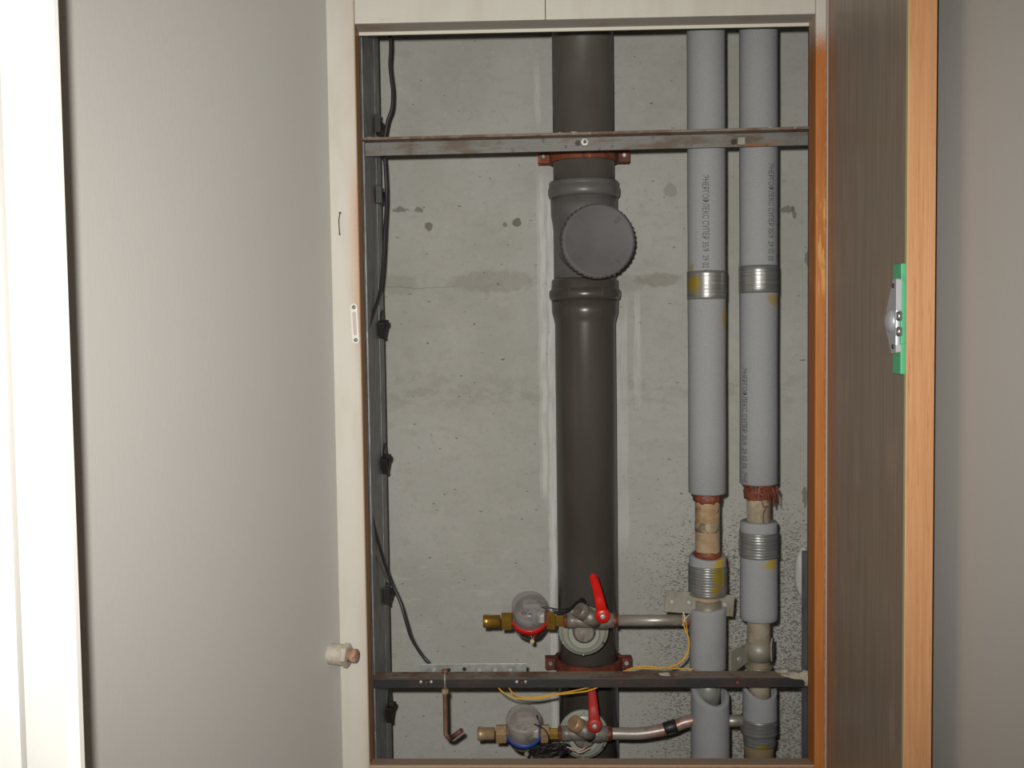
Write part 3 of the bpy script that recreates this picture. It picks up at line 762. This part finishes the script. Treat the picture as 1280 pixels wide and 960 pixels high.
tag(vlathe('foam_sleeve', pm('brown_stained_foam', (120, 104, 74), .8), [(ZP(965, 948), .0245), (ZP(933, 948), .0245)], x2, YP, r2), 'brown stained end of the foam')
ragged(r2, x2, YP, ZP(627, 948), ZP(607, 948), .0225, M_redputty, 9, bulge=.0)
mb = MB()   # loose tow hanging from the joint
for i in range(26):
    a_ = random.uniform(-1.9, .5); rr = .0235 + random.uniform(0, .004)
    p_ = Vector((x2 + rr * math.cos(a_), YP + rr * math.sin(a_), ZP(random.uniform(608, 614), 948)))
    b = p_ + Vector((random.uniform(-.001, .006) * (1 if a_ > -1.2 else -.4), random.uniform(-.004, 0), -random.uniform(.006, .020 if a_ < -.9 else .036)))
    mb.tube([p_, (p_ + b) / 2 + Vector((random.uniform(-.003, .004), -.003, 0)), b], .0009, 5, 3)
tag(mb.build('tow_strands', M_redputty, r2), kind='stuff')
mb = MB()
mb.tube([at(953, 628, 1.638), at(955, 634, 1.637), at(961, 633, 1.637)], .0011, 6, 4)
mb.tube([at(958, 632, 1.636), at(954, 645, 1.636), at(956, 662, 1.632)], .0009, 6, 4)
mb.build('sealant_drip', M_redputty, r2)

# printed lettering that wraps round the foam
def lettering(txt, parent, x, px_c, py_top, py_bot, h_px=8.0):
    cu = bpy.data.curves.new('tmp_text', 'FONT'); cu.body = txt; cu.size = 1.0; cu.resolution_u = 2
    ob = bpy.data.objects.new('tmp_text', cu); COL.objects.link(ob)
    dg = bpy.context.evaluated_depsgraph_get(); me = bpy.data.meshes.new_from_object(ob.evaluated_get(dg))
    bpy.data.objects.remove(ob); bpy.data.curves.remove(cu)
    xs_ = [v.co.x for v in me.vertices]; x0_, x1_ = min(xs_), max(xs_)
    ztop, zbot = ZP(py_top, px_c), ZP(py_bot, px_c); k = (ztop - zbot) / (x1_ - x0_)
    ch = h_px / F_PX * 1.632 / 0.72
    r = RI + .0006
    xc = X(px_c, 1.635, (py_top + py_bot) / 2) - x
    a0 = -math.acos(max(-1, min(1, xc / r)))
    base = world_of(parent)
    bm = bmesh.new(); bm.from_mesh(me)
    for v in bm.verts:
        along = (v.co.x - x0_) * k; off = (v.co.y - .36) * ch
        a_ = a0 + off / r
        v.co = Vector((x + r * math.cos(a_), YP + r * math.sin(a_), ztop - along)) - base
    bmesh.ops.triangulate(bm, faces=bm.faces)
    bm.to_mesh(me); bm.free(); me.materials.clear(); me.materials.append(M_print)
    me.name = 'lettering'
    o = bpy.data.objects.new('lettering', me); COL.objects.link(o); o.parent = parent
    tag(o, 'small black printed lettering running down the foam')
lettering('ЭНЕРГОФЛЕКС СУПЕР 35/9  29 02 05', r1, x1, 881.5, 219, 344)
lettering('ЭНЕРГОФЛЕКС СУПЕР 35/9  29 02 05', r2, x2, 963.5, 204, 326)
lettering('ЭНЕРГОФЛЕКС СУПЕР 35/9  29 02 05  ЭНЕ', r2, x2, 932, 460, 606)

# cross link between the risers low down
p = at(920, 901, YP)
tag(MB().cyl((x1 + .02, YP, p.z), (x2 - .02, YP, p.z), .0098).build('link_pipe', M_pipe_g), 'short horizontal pipe joining the two risers near the sill', 'pipe')

# ------------------------------------------------------------------ zinc brackets on the risers
bk = thing('pipe_bracket', at(874, 768, YP), 'flat zinc bracket with round bolt heads strapped round the left riser', 'bracket', 'riser brackets')
pa, pb = at(831, 752, 1.650), at(918, 758, 1.650)
an = math.atan2(pa.z - pb.z, pb.x - pa.x); cx = (pa.x + pb.x) / 2; cz = (pa.z + pb.z) / 2
Rm = Matrix.Translation((cx, 1.652, cz)) @ Matrix.Rotation(an, 4, 'Y')
hw = (pb.x - pa.x) / 2
mb = MB(); mb.box(-hw, hw, 0, .003, -.0180, .0180, .0006, Rm); mb.build('plate', M_plate, bk)
mb = MB(); mb.lathe([(0, .0222), (.042, .0222)], (x1, YP - .0035, Z(780, YP, 884)), (0, 0, 1), 36); mb.build('strap', M_plate, bk)
for px, py in ((840, 752.5), (861.5, 753.5), (906, 756)):
    p = at(px, py, 1.650)
    MB().lathe([(0, .0028), (.0012, .0042), (.003, .0044)], (p.x, 1.6485, p.z), (0, 1, 0), 16).build('bolt', M_bolt, bk)
bk2 = thing('pipe_bracket', at(948, 836, YP), 'bent zinc bracket turned sideways round the right riser above the lower bar', 'bracket', 'riser brackets')
zc2 = Z(820, 1.63, 945)
mb = MB(); mb.lathe([(0, .0208), (.033, .0208)], (x2, YP, zc2 - .016), (0, 0, 1), 36); mb.build('strap', M_plate, bk2)
Rm = Matrix.Translation((x2 - .019, YP - .006, zc2 - .003)) @ Matrix.Rotation(math.radians(40), 4, 'Z')
mb = MB(); mb.prism([(-.044, 0, -.027), (-.044, 0, .010), (.004, 0, .017), (.004, 0, -.014)], (0, .003, 0), Rm, bev=.0005); mb.build('plate', M_plate, bk2)
p = Rm @ Vector((-.026, -.001, -.004)); MB().lathe([(0, .0045), (.002, .0045)], p, Rm.to_3x3() @ Vector((0, -1, 0)), 14).build('bolt', M_bolt, bk2)
Rm2 = Matrix.Translation((x2 + .024, YP - .002, zc2 + .004)) @ Matrix.Rotation(math.radians(70), 4, 'Z')
mb = MB(); mb.prism([(-.016, 0, -.018), (-.018, 0, -.012), (-.020, 0, .010), (-.010, 0, .020), (.010, 0, .014), (.010, 0, -.016)], (0, .003, 0), Rm2, bev=.0005); mb.build('plate', M_plate, bk2)
p = at(953, 838, 1.64)
tag(vlathe('valve_neck', M_plate, [(p.z - .002, .0225), (p.z + .002, .0225)], x2, YP, bk2), None)

# ------------------------------------------------------------------ meters, valves, regulators
def hexnut(a, b, r, name, mat, parent, tw=0.78):
    a = Vector(a); b = Vector(b); L_ = (b - a).length; ax_ = (b - a)
    q = ax_.to_track_quat('Z', 'Y'); vs = []
    mb = MB(); e = .0012
    prof_ = [(0, r - e), (e, r), (L_ - e, r), (L_, r - e)]
    V = []; n = 6
    for h, rr in prof_:
        for j in range(n):
            A = 2 * PI * j / n + tw
            V.append(a + q @ Vector((rr * math.cos(A), rr * math.sin(A), h)))
    mb.add(V, [(i * n + j, i * n + (j + 1) % n, (i + 1) * n + (j + 1) % n, (i + 1) * n + j) for i in range(3) for j in range(n)])
    mb.b.verts.ensure_lookup_table()
    mb.b.faces.new([mb.b.verts[j] for j in range(n)]); mb.b.faces.new([mb.b.verts[3 * n + j] for j in range(n)])
    return mb.build(name, mat, parent)

def water_line(px0, py, upper):
    YM = YP
    def P(px, dy=0, Y=YM): return at(px, py + dy, Y)
    zc = P(700).z
    def H(px): return Vector((X(px, YM, py), YM, zc))
    ring = M_redring if upper else M_bluering
    brass = M_brass if upper else M_brassd
    dirty = not upper
    o = px0
    base = H(o + 58)
    mt = thing('water_meter', (base.x, YM, zc - .03),
               'water meter with a clear dome and red ring, above the lower bar' if upper else 'dusty water meter with a blue ring, below the lower bar', 'water meter', 'water meters')
    # tail nipple and union nut
    MB().lathe([(0, .0098), (.0015, .0112), (.009, .0112), (.010, .0104), (.029, .0104)], H(o), (1, 0, 0), 28).build('tail_piece', brass, mt)
    hexnut(H(o + 23), H(o + 36), .0162, 'union_nut', brass, mt)
    hexnut(H(o + 79), H(o + 90), .0162, 'union_nut', brass, mt)
    # body: through tube and bowl
    axd = Vector((0, -math.sin(math.radians(31)), math.cos(math.radians(31))))
    c_ = H(o + 58) + Vector((0, 0, -.0005))
    mb = MB(); mb.lathe([(-.0005, .0128), (.006, .0118), (.048, .0118), (.056, .0128)], H(o + 36), (1, 0, 0), 28)
    mb.lathe([(-.024, .010), (-.023, .018), (-.019, .0235), (-.010, .0275), (.002, .0285), (.004, .0290)], c_, axd, 40)
    mb.build('meter_body', M_chrome if upper else M_brassd, mt)
    MB().lathe([(-.002, .0290), (-.0015, .0308), (.0085, .0314), (.0095, .0302)], c_, axd, 44).build('collar_ring', ring, mt)
    hh = .043
    do = MB().lathe([(.009, .0300), (hh - .004, .0294), (hh - .001, .0284), (hh, .0262), (hh + .0004, .0255), (hh + .0004, .0002)], c_, axd, 44, cap=(False, False)).build('dome', M_domed if dirty else M_dome, mt)
    qd = axd.to_track_quat('Z', 'Y')
    di = MB().lathe([(.0100, .0265), (.026, .0262), (.0275, .0240)], c_, axd, 36).build('dial', M_dial, mt)
    Md = Matrix.Translation(c_ + axd * .0280) @ qd.to_matrix().to_4x4()
    # orientation of the in-plane axes: local x chosen along world x
    ex = Vector((1, 0, 0)); ey = axd.cross(ex); Mo = Matrix((ex, ey, axd)).transposed().to_4x4(); Mo = Matrix.Translation(c_ + axd * .0280) @ Mo
    MB().box(-.010, .017, .004, .011, -.0003, .0012, .0003, Mo).build('register_window', M_dialbar, di)
    mb = MB(); mb.lathe([(0, .005), (.0008, .005)], Mo @ Vector((-.009, -.008, 0)), axd, 20); mb.lathe([(0, .0035), (.0008, .0035)], Mo @ Vector((.002, -.012, 0)), axd, 18)
    mb.box(-.004, .0, -.003, -.001, -.0003, .001, 0, Mo)
    mb.build('dial_pointer', M_dialdark, di)
    Ms = Matrix.Translation(c_ + axd * .030 + ex * .019 - ey * .018) @ Mo.to_3x3().to_4x4()
    MB().box(-.006, .006, -.006, .004, -.010, .008, .002, Ms).build('sensor_block', pm('pale_sensor', (190, 186, 178), .5), mt)
    # lead seal
    s0 = at(o + 61, py + 24, YM - .024)
    mb = MB(); mb.tube([c_ + Vector((-.006, -.020, -.014)), s0 + Vector((-.001, 0, .006)), s0], .0006, 5, 4); mb.tube([c_ + Vector((.010, -.020, -.014)), s0 + Vector((.003, 0, .005)), s0], .0006, 5, 4)
    mb.lathe([(-.002, .0036), (.002, .0036)], s0 + Vector((0, 0, -.002)), (0.2, -1, .2), 14); mb.build('lead_seal', M_brassd if upper else M_plate, mt)
    # brass adaptor + sealant + valve body
    vl = thing('ball_valve', (H(o + 140).x, YM, zc - .02),
               'ball valve with a bright red lever on the upper water line' if upper else 'ball valve with a dusty red lever on the bottom water line', 'valve', 'ball valves')
    hexnut(H(o + 90), H(o + 101), .0098, 'adaptor', M_brassbr if not upper else M_brass, vl)
    ragged_h = MB(); ragged_h.lathe([(0, .0100), (.001, .0118), (.005, .0120), (.006, .0100)], H(o + 100.5), (1, 0, 0), 24, rfun=lambda a_, i, h: 1 + .08 * math.sin(5 * a_ + i)); ragged_h.build('sealant', M_redputty, vl)
    mb = MB(); mb.lathe([(0, .0110), (.001, .0128), (.012, .0128), (.016, .0116), (.040, .0122), (.048, .0150), (.066, .0150), (.070, .0128), (.078, .0128), (.079, .011)], H(o + 104.5), (1, 0, 0), 28)
    mb.build('valve_body', M_castgrey, vl)
    # slanted strainer leg with its cap, towards the lens and up to the left
    sA = H(o + 142) + Vector((0, -.004, 0)); tgt = at(o + 119, py - 14, YM - .026)
    dd = (tgt - sA).normalized(); Ls = (tgt - sA).length
    MB().lathe([(0, .0130), (Ls * .35, .0138), (Ls * .55, .0138), (Ls * .56, .0122), (Ls * .74, .0122)], sA, dd, 28).build('strainer', M_castgrey, vl)
    MB().lathe([(Ls * .70, .0134), (Ls * .72, .0140), (Ls - .002, .0136), (Ls, .0118), (Ls + .0005, .0112)], sA, dd, 24, rfun=lambda a_, i, h: 1 + .02 * math.cos(6 * a_)).build('strainer_cap', M_castgrey if upper else M_brassd, vl)
    # lever
    if upper: pv, tp, lm = at(o + 149, py - 7, YM - .034), at(o + 136.5, py - 59, YM - .044), M_red
    else: pv, tp, lm = at(o + 146, py - 11, YM - .034), at(o + 142, py - 62, YM - .030), M_redd
    MB().cyl((pv.x, YM - .010, pv.z), (pv.x, YM - .030, pv.z), .0070, 20).build('stem', M_castgrey, vl)
    mb = MB(); ld = (tp - pv); Ll = ld.length; lu = ld.normalized(); side = lu.cross(Vector((0, -1, 0))).normalized(); nn = side.cross(lu).normalized()
    if nn.y > 0: nn = -nn
    rings = []; NS = 20
    V = []
    wl = [(-.5, .0105)]
    for i in range(NS + 1):
        t = i / NS
        wdt = (.0110 * (1 - t) + .0066 * t) if t > .12 else .0115
        if upper: wdt = .0105 * (1 - t) + .0068 * t
        if t > .93: wdt *= math.sqrt(max(.05, 1 - ((t - .93) / .07) ** 2))
        bow = .0014 * math.sin(PI * t) * (1 if upper else .3)
        c0_ = pv + ld * t + side * (bow) + nn * (.004 * math.sin(PI * min(1, t * 2.2)) * .6)
        for k_ in range(10):
            A = 2 * PI * k_ / 10
            V.append(c0_ + side * wdt * .82 * 1.12 * math.cos(A) + nn * .0030 * math.sin(A))
    mb.add(V, [(i * 10 + j, i * 10 + (j + 1) % 10, (i + 1) * 10 + (j + 1) % 10, (i + 1) * 10 + j) for i in range(NS) for j in range(10)], True)
    mb.lathe([(-.004, .0115), (-.003, .0122), (.004, .0122), (.006, .0105), (.0065, .004)], pv, (0, -1, 0), 28)
    lv = mb.build('lever', lm, vl)
    MB().lathe([(0, .0050), (.003, .0046), (.0035, .002)], (pv.x, pv.y - .0062, pv.z), (0, -1, 0), 6).build('lever_nut', M_bolt, lv)
    MB().lathe([(0, .0110), (.001, .0124), (.007, .0122), (.012, .0104)], H(o + 159.5), (1, 0, 0), 24, rfun=lambda a_, i, h: 1 + .05 * math.sin(4 * a_ + i)).build('sealant', M_redputty, vl)
    # regulator disc behind the valve
    rc = at(729.5, (789 if upper else 919), YM + .032)
    rg = thing('pressure_regulator', (rc.x, rc.y, rc.z - .045), 'round grey-green pressure regulator behind the upper valve' if upper else 'round grey-green pressure regulator behind the bottom valve, half hidden by the sill', 'regulator', 'pressure regulators')
    MB().lathe([(-.012, .028), (-.011, .0410), (-.009, .0425), (-.004, .0428), (-.002, .0418), (-.0015, .0375), (.004, .0370), (.006, .0340), (.0065, .0285), (.010, .0265), (.014, .0255)], rc, (0, -1, 0), 56).build('bonnet', M_regul, rg)
    MB().lathe([(.010, .0200), (.024, .0195), (.027, .0175), (.030, .0150)], rc + Vector((0, 0, .006)), (0, -1, 0), 40).build('neck', M_castgrey, rg)
    for k_ in range(6):
        A = k_ * PI / 3 + .5
        MB().lathe([(0, .0022), (.0016, .0018)], rc + Vector((math.cos(A) * .0397, -.0018, math.sin(A) * .0397)), (0, -1, 0), 10).build('bonnet_screw', M_nail if k_ == 5 else M_regul, rg)
    # branch pipe to the riser
    if upper:
        bp = MB().cyl(H(o + 166), (x1 - .010, YM, zc), .0092).build('branch_pipe', M_pipe_g)
        tag(bp, 'straight galvanised pipe from the upper red-lever valve to the left riser', 'pipe')
    else:
        e_ = at(866, 899, YM)
        bp = MB().tube([H(o + 160), H(o + 176), H(o + 205) + Vector((0, 0, .000)), at(835, 911, YM), at(855, 903, YM), (x1 - .008, YM, at(880, 898, YM).z)], .0100, 20, 6).build('branch_pipe', M_pipe_rust)
        tag(bp, 'bent rust-stained pipe from the bottom valve to the left riser', 'pipe')
        p = at(838, 909, YM)
        qd_ = Vector((1, 0, .32)).normalized()
        tag(MB().lathe([(-.011, .0101), (-.010, .0108), (.010, .0108), (.011, .0101)], Vector((p.x, YM, p.z)) - qd_ * 0, qd_, 20).build('tape_patch', M_blackwire, bp), 'black tape patch')
    return c_, H
cU, HU = water_line(604, 776, True)
cL, HL = water_line(597, 917, False)

# meter pulse wires
def ptube(pts, r, mat, name, label, cat, n=8, group=None):
    mb = MB(); mb.tube([at(*p) for p in pts], r, n, 6)
    return tag(mb.build(name, mat), label, cat, group)
wz = thing('meter_wire', at(700, 766, 1.62), 'black wire bundled behind the upper strainer from the red-ringed meter', 'wire')
mb = MB(); mb.tube([at(677, 759, 1.612), at(688, 760, 1.612), at(700, 762, 1.62), at(712, 760, 1.63), at(722, 752, 1.65), at(736, 757, 1.66)], .0013, 6)
mb.build('lead', M_blackwire, wz)
mb = MB()
for i in range(9):
    j = lambda s_=1.6: random.uniform(-s_, s_)
    mb.tube([at(692 + j(), 764 + j(), 1.625), at(703 + j(), 766 + j(1), 1.63), at(716 + j(), 758 + j(), 1.645), at(727 + j(2), 749 + j(1.2), 1.665), at(731 + j(2), 755 + j(), 1.672)], .0012, 6)
tag(mb.build('bundle', M_blackwire, wz), kind='stuff')
wz = thing('meter_wire', at(690, 940, 1.61), 'tangled coil of black wire hanging under the bottom meter', 'wire')
mb = MB(); mb.tube([at(668, 905, 1.612), at(680, 911, 1.606), at(686, 923, 1.604), at(682, 935, 1.606), at(674, 940, 1.606)], .0012, 6)
mb.tube([at(671, 894, 1.64), at(674, 904, 1.63)], .0014, 6)
mb.build('lead', M_blackwire, wz)
mb = MB()
for i in range(16):
    cx_, cy_ = 687 + random.uniform(-5, 5), 938.5 + random.uniform(-1.5, 1.5)
    rx_, ry_ = random.uniform(16, 25), random.uniform(4, 7.5); pts = []
    for j in range(13):
        A = 2 * PI * j / 12
        pts.append(at(cx_ + rx_ * math.cos(A) + random.uniform(-1.5, 1.5), cy_ + ry_ * math.sin(A) - .12 * rx_ * math.cos(A) + random.uniform(-.8, .8), 1.612 + random.uniform(-.012, .008)))
    mb.tube(pts, .0010, 5, 3)
tag(mb.build('coil', M_blackwire, wz), kind='stuff')
mb = MB(); mb.tube([at(708, 934, 1.60), at(718, 936, 1.598), at(724, 941, 1.598), at(737, 935, 1.598)], .0011, 6)
mb.tube([at(712, 936, 1.601), at(722, 939, 1.599), at(732, 934, 1.60)], .0009, 6)
tag(mb.build('bare_end', pm('pale_wire_end', (190, 160, 140), .5), wz), 'pale stripped wire ends')

# yellow wires
yw = thing('yellow_wire', at(850, 838, 1.62), 'yellow wire looping down from the straight branch pipe to the lower bar', 'wire', 'yellow wires')
mb = MB(); mb.tube([at(854, 768, 1.646), at(854, 778, 1.645), at(857, 788, 1.642), at(861, 800, 1.638), at(860, 815, 1.634), at(853, 826, 1.63), at(840, 833, 1.63), at(820, 836, 1.632), at(800, 835, 1.635), at(788, 837, 1.638), at(772, 842, 1.64)], .0013, 8)
mb.build('strand', M_yellow, yw)
mb = MB(); mb.tube([at(856, 770, 1.648), at(859, 790, 1.645), at(860, 812, 1.638), at(849, 828, 1.634), at(830, 834.5, 1.634), at(812, 833, 1.636), at(796, 833.5, 1.638), at(782, 838, 1.64)], .0011, 8)
mb.build('strand', M_yellow, yw)
mb = MB(); mb.tube([at(868, 836.5, 1.626), at(845, 835.5, 1.627), at(822, 834, 1.628)], .0012, 8); mb.build('strand', M_yellow, yw)
mb = MB(); mb.tube([at(854, 765, 1.645), at(856, 773, 1.646), at(853, 782, 1.646)], .0012, 8); mb.tube([at(862, 768, 1.647), at(856, 774, 1.6455)], .0008, 6)
tag(mb.build('string_tie', pm('white_string', (200, 198, 190), .7), yw), 'white string tie')
yw = thing('yellow_wire', at(680, 872, 1.59), 'yellow wire sagging under the lower bar above the blue-ringed meter', 'wire', 'yellow wires')
mb = MB(); mb.tube([at(619, 853, 1.59), at(626, 863, 1.59), at(637, 870, 1.59), at(650, 873.5, 1.59), at(672, 873, 1.59), at(695, 868.5, 1.59), at(718, 866, 1.59), at(737, 863, 1.588), at(751, 857, 1.586)], .0014, 8)
mb.build('strand', M_yellow, yw)
mb = MB(); mb.tube([at(634, 855, 1.592), at(639, 864, 1.592), at(648, 870, 1.592), at(668, 871.5, 1.592), at(690, 868, 1.592), at(715, 864, 1.592), at(733, 860, 1.59), at(748, 856.5, 1.588)], .0012, 8)
mb.build('strand', M_yellow, yw)

# black cables on the left
ptube([(486, 25, 1.72), (488, 45, 1.72), (488.5, 62, 1.72), (487.5, 80, 1.72), (489, 97, 1.72), (491, 115, 1.72), (490, 135, 1.72), (485, 150, 1.72), (482, 165, 1.72), (480, 185, 1.72),
       (482, 215, 1.72), (483, 250, 1.72), (481, 290, 1.71), (479, 330, 1.70), (475, 365, 1.68), (468, 388, 1.65), (461, 408, 1.62), (455, 425, 1.60), (450, 445, 1.585), (447, 470, 1.58)],
      .0030, M_black, 'cable', 'thick dark cable running down beside the left post from the top', 'cable', 10)
ptube([(456, 590, 1.60), (461, 625, 1.60), (467, 655, 1.62), (476, 688, 1.65), (487, 722, 1.68), (500, 752, 1.68), (507, 775, 1.67), (514, 797, 1.65), (527, 818, 1.63), (537, 829, 1.624)],
      .0027, M_black, 'cable', 'thin dark cable slanting from the left post down to the perforated strip', 'cable', 10)
ptube([(463, 650, 1.61), (470, 690, 1.63), (481, 720, 1.67), (486, 728, 1.675)], .0020, M_greycable, 'cable', 'short grey cable behind the slanting cable on the left post', 'cable', 8)

# perforated strip
pa, pb = at(525, 836, 1.6225), at(658, 838, 1.6225)
zz0, zz1 = zlw - .010, Z(829.5, 1.6225, 590)
ps = thing('perforated_strip', ((pa.x + pb.x) / 2, 1.624, zz0), 'pale galvanised strip with a row of holes lying behind the lower bar', 'metal strip')
MB().box(pa.x, pb.x, 1.6215, 1.6235, zz0, zz1, .0004).build('strip', M_galv, ps)
for px in (543, 561, 599, 619, 638):
    p = at(px, 837.5, 1.6210)
    MB().lathe([(0, .0030), (.0006, .0032)], (p.x, 1.6208, p.z), (0, 1, 0), 14).build('hole', M_bolt if px not in (561,) else M_clip, ps)
p = at(580.5, 836.5, 1.621); MB().lathe([(0, .0035), (.0006, .0035)], (p.x, 1.6208, p.z), (0, 1, 0), 14).build('hole', M_clip, ps)

# hook bolt hanging on the lower bar
hk = thing('hook_bolt', at(557, 925, 1.575), 'rusty L-shaped hook bolt hanging from the lower bar', 'hook')
xh = X(556.5, 1.573, 880)
zt_, zn, zbn = Z(842, 1.573, 556), Z(864, 1.573, 556), Z(921, 1.573, 556)
MB().cyl((xh, 1.573, zn), (xh, 1.573, zt_), .0017, 10).build('threaded_rod', M_plate, hk)
MB().ball((xh, 1.579, zt_ + .002), .0045, 1.3, 1.2, .9, 2, .3).build('top_nut', M_hook, hk)
hexnut((xh, 1.573, zn - .004), (xh, 1.573, zn + .0035), .0058, 'nut', M_brassd, hk)
tp = at(577, 913, 1.555)
MB().tube([(xh, 1.573, zn), (xh, 1.573, (zn + zbn) / 2), (xh, 1.573, zbn + .010), (xh + .0012, 1.572, zbn + .003), (xh + .0055, 1.569, zbn), (xh + .012, 1.565, zbn + .002)], .0037, 12, 6).build('shank', M_hook, hk)
MB().cyl((xh + .0105, 1.566, zbn + .0015), tp, .0041, 14).build('hook_end', M_hookend, hk)

# ------------------------------------------------------------------ fittings on the left frame post
st = thing('pipe_stub', at(408, 830, 1.47), 'short cream-painted pipe stub with a bare threaded end coming out of the left wall', 'pipe fitting')
s0 = at(412, 817, 1.478); dv = Vector((.965, -.26, .0)).normalized()
MB().lathe([(-.004, .0150), (-.003, .0158), (.024, .0158), (.025, .0150)], s0, dv, 32).build('sleeve', M_stub, st)
a0_ = s0 + dv * .024; hexnut(a0_, a0_ + dv * .0085, .0182, 'nut', M_stub, st, .2)
MB().lathe([(0, .0100), (.013, .0102), (.0145, .0092), (.015, .0060)], a0_ + dv * .007, dv, 28).build('threaded_end', M_thread, st)

sk = thing('strike_plate', at(443, 428, YF), 'narrow metal strike plate screwed to the inner edge of the cream post', 'strike plate')
pt, pbm = at(442.5, 384, YF), at(445, 425, YF)
an = math.atan2(pbm.x - pt.x, pt.z - pbm.z); hh = (pt - pbm).length / 2; c_ = (pt + pbm) / 2
Rm = Matrix.Translation((c_.x, YF - .0016, c_.z)) @ Matrix.Rotation(-an, 4, 'Y')
mb = MB(); pts = []
w5 = .0052
outer = [(w5 * math.cos(A), hh + w5 * math.sin(A)) for A in [PI * i / 10 for i in range(11)]] + [(w5 * math.cos(A), -hh + w5 * math.sin(A)) for A in [PI + PI * i / 10 for i in range(11)]]
inner = [(.0026 * math.cos(A), hh * .62 + .0026 * math.sin(A)) for A in [PI * i / 10 for i in range(11)]] + [(.0026 * math.cos(A), -hh * .62 + .0026 * math.sin(A)) for A in [PI + PI * i / 10 for i in range(11)]]
n_ = len(outer)
V = [(x_, -.0006, z_) for x_, z_ in outer] + [(x_, -.0006, z_) for x_, z_ in inner] + [(x_, .0014, z_) for x_, z_ in outer] + [(x_, .0014, z_) for x_, z_ in inner]
Fq = []
for i in range(n_):
    j = (i + 1) % n_
    Fq += [(i, j, n_ + j, n_ + i), (2 * n_ + i, 2 * n_ + j, 3 * n_ + j, 3 * n_ + i), (i, j, 2 * n_ + j, 2 * n_ + i), (n_ + i, n_ + j, 3 * n_ + j, 3 * n_ + i)]
mb.add([Rm @ Vector(v) for v in V], Fq)
mb.build('plate', pm('pale_strike_metal', (196, 196, 188), .4, .3), sk)
for s_ in (1, -1):
    p = Rm @ Vector((0, -.0008, s_ * hh)); MB().lathe([(0, .0030), (.0010, .0024), (.0012, .001)], p, (0, -1, 0), 16).build('screw', M_castgrey, sk)
nl = MB(); nl.tube([at(425, 266, YF - .003), at(423.6, 275, YF - .004), at(424, 285, YF - .004), at(424.5, 293, YF - .002)], .0009, 6)
nl.ball(at(425, 266, YF - .003), .0022, 1, 1, .7, 1); nl.ball(at(424.5, 293, YF - .002), .0015, 1, 1, 1, 1)
tag(nl.build('bent_nail', M_nail), 'small dark bent nail in the cream post, above the strike plate', 'nail')
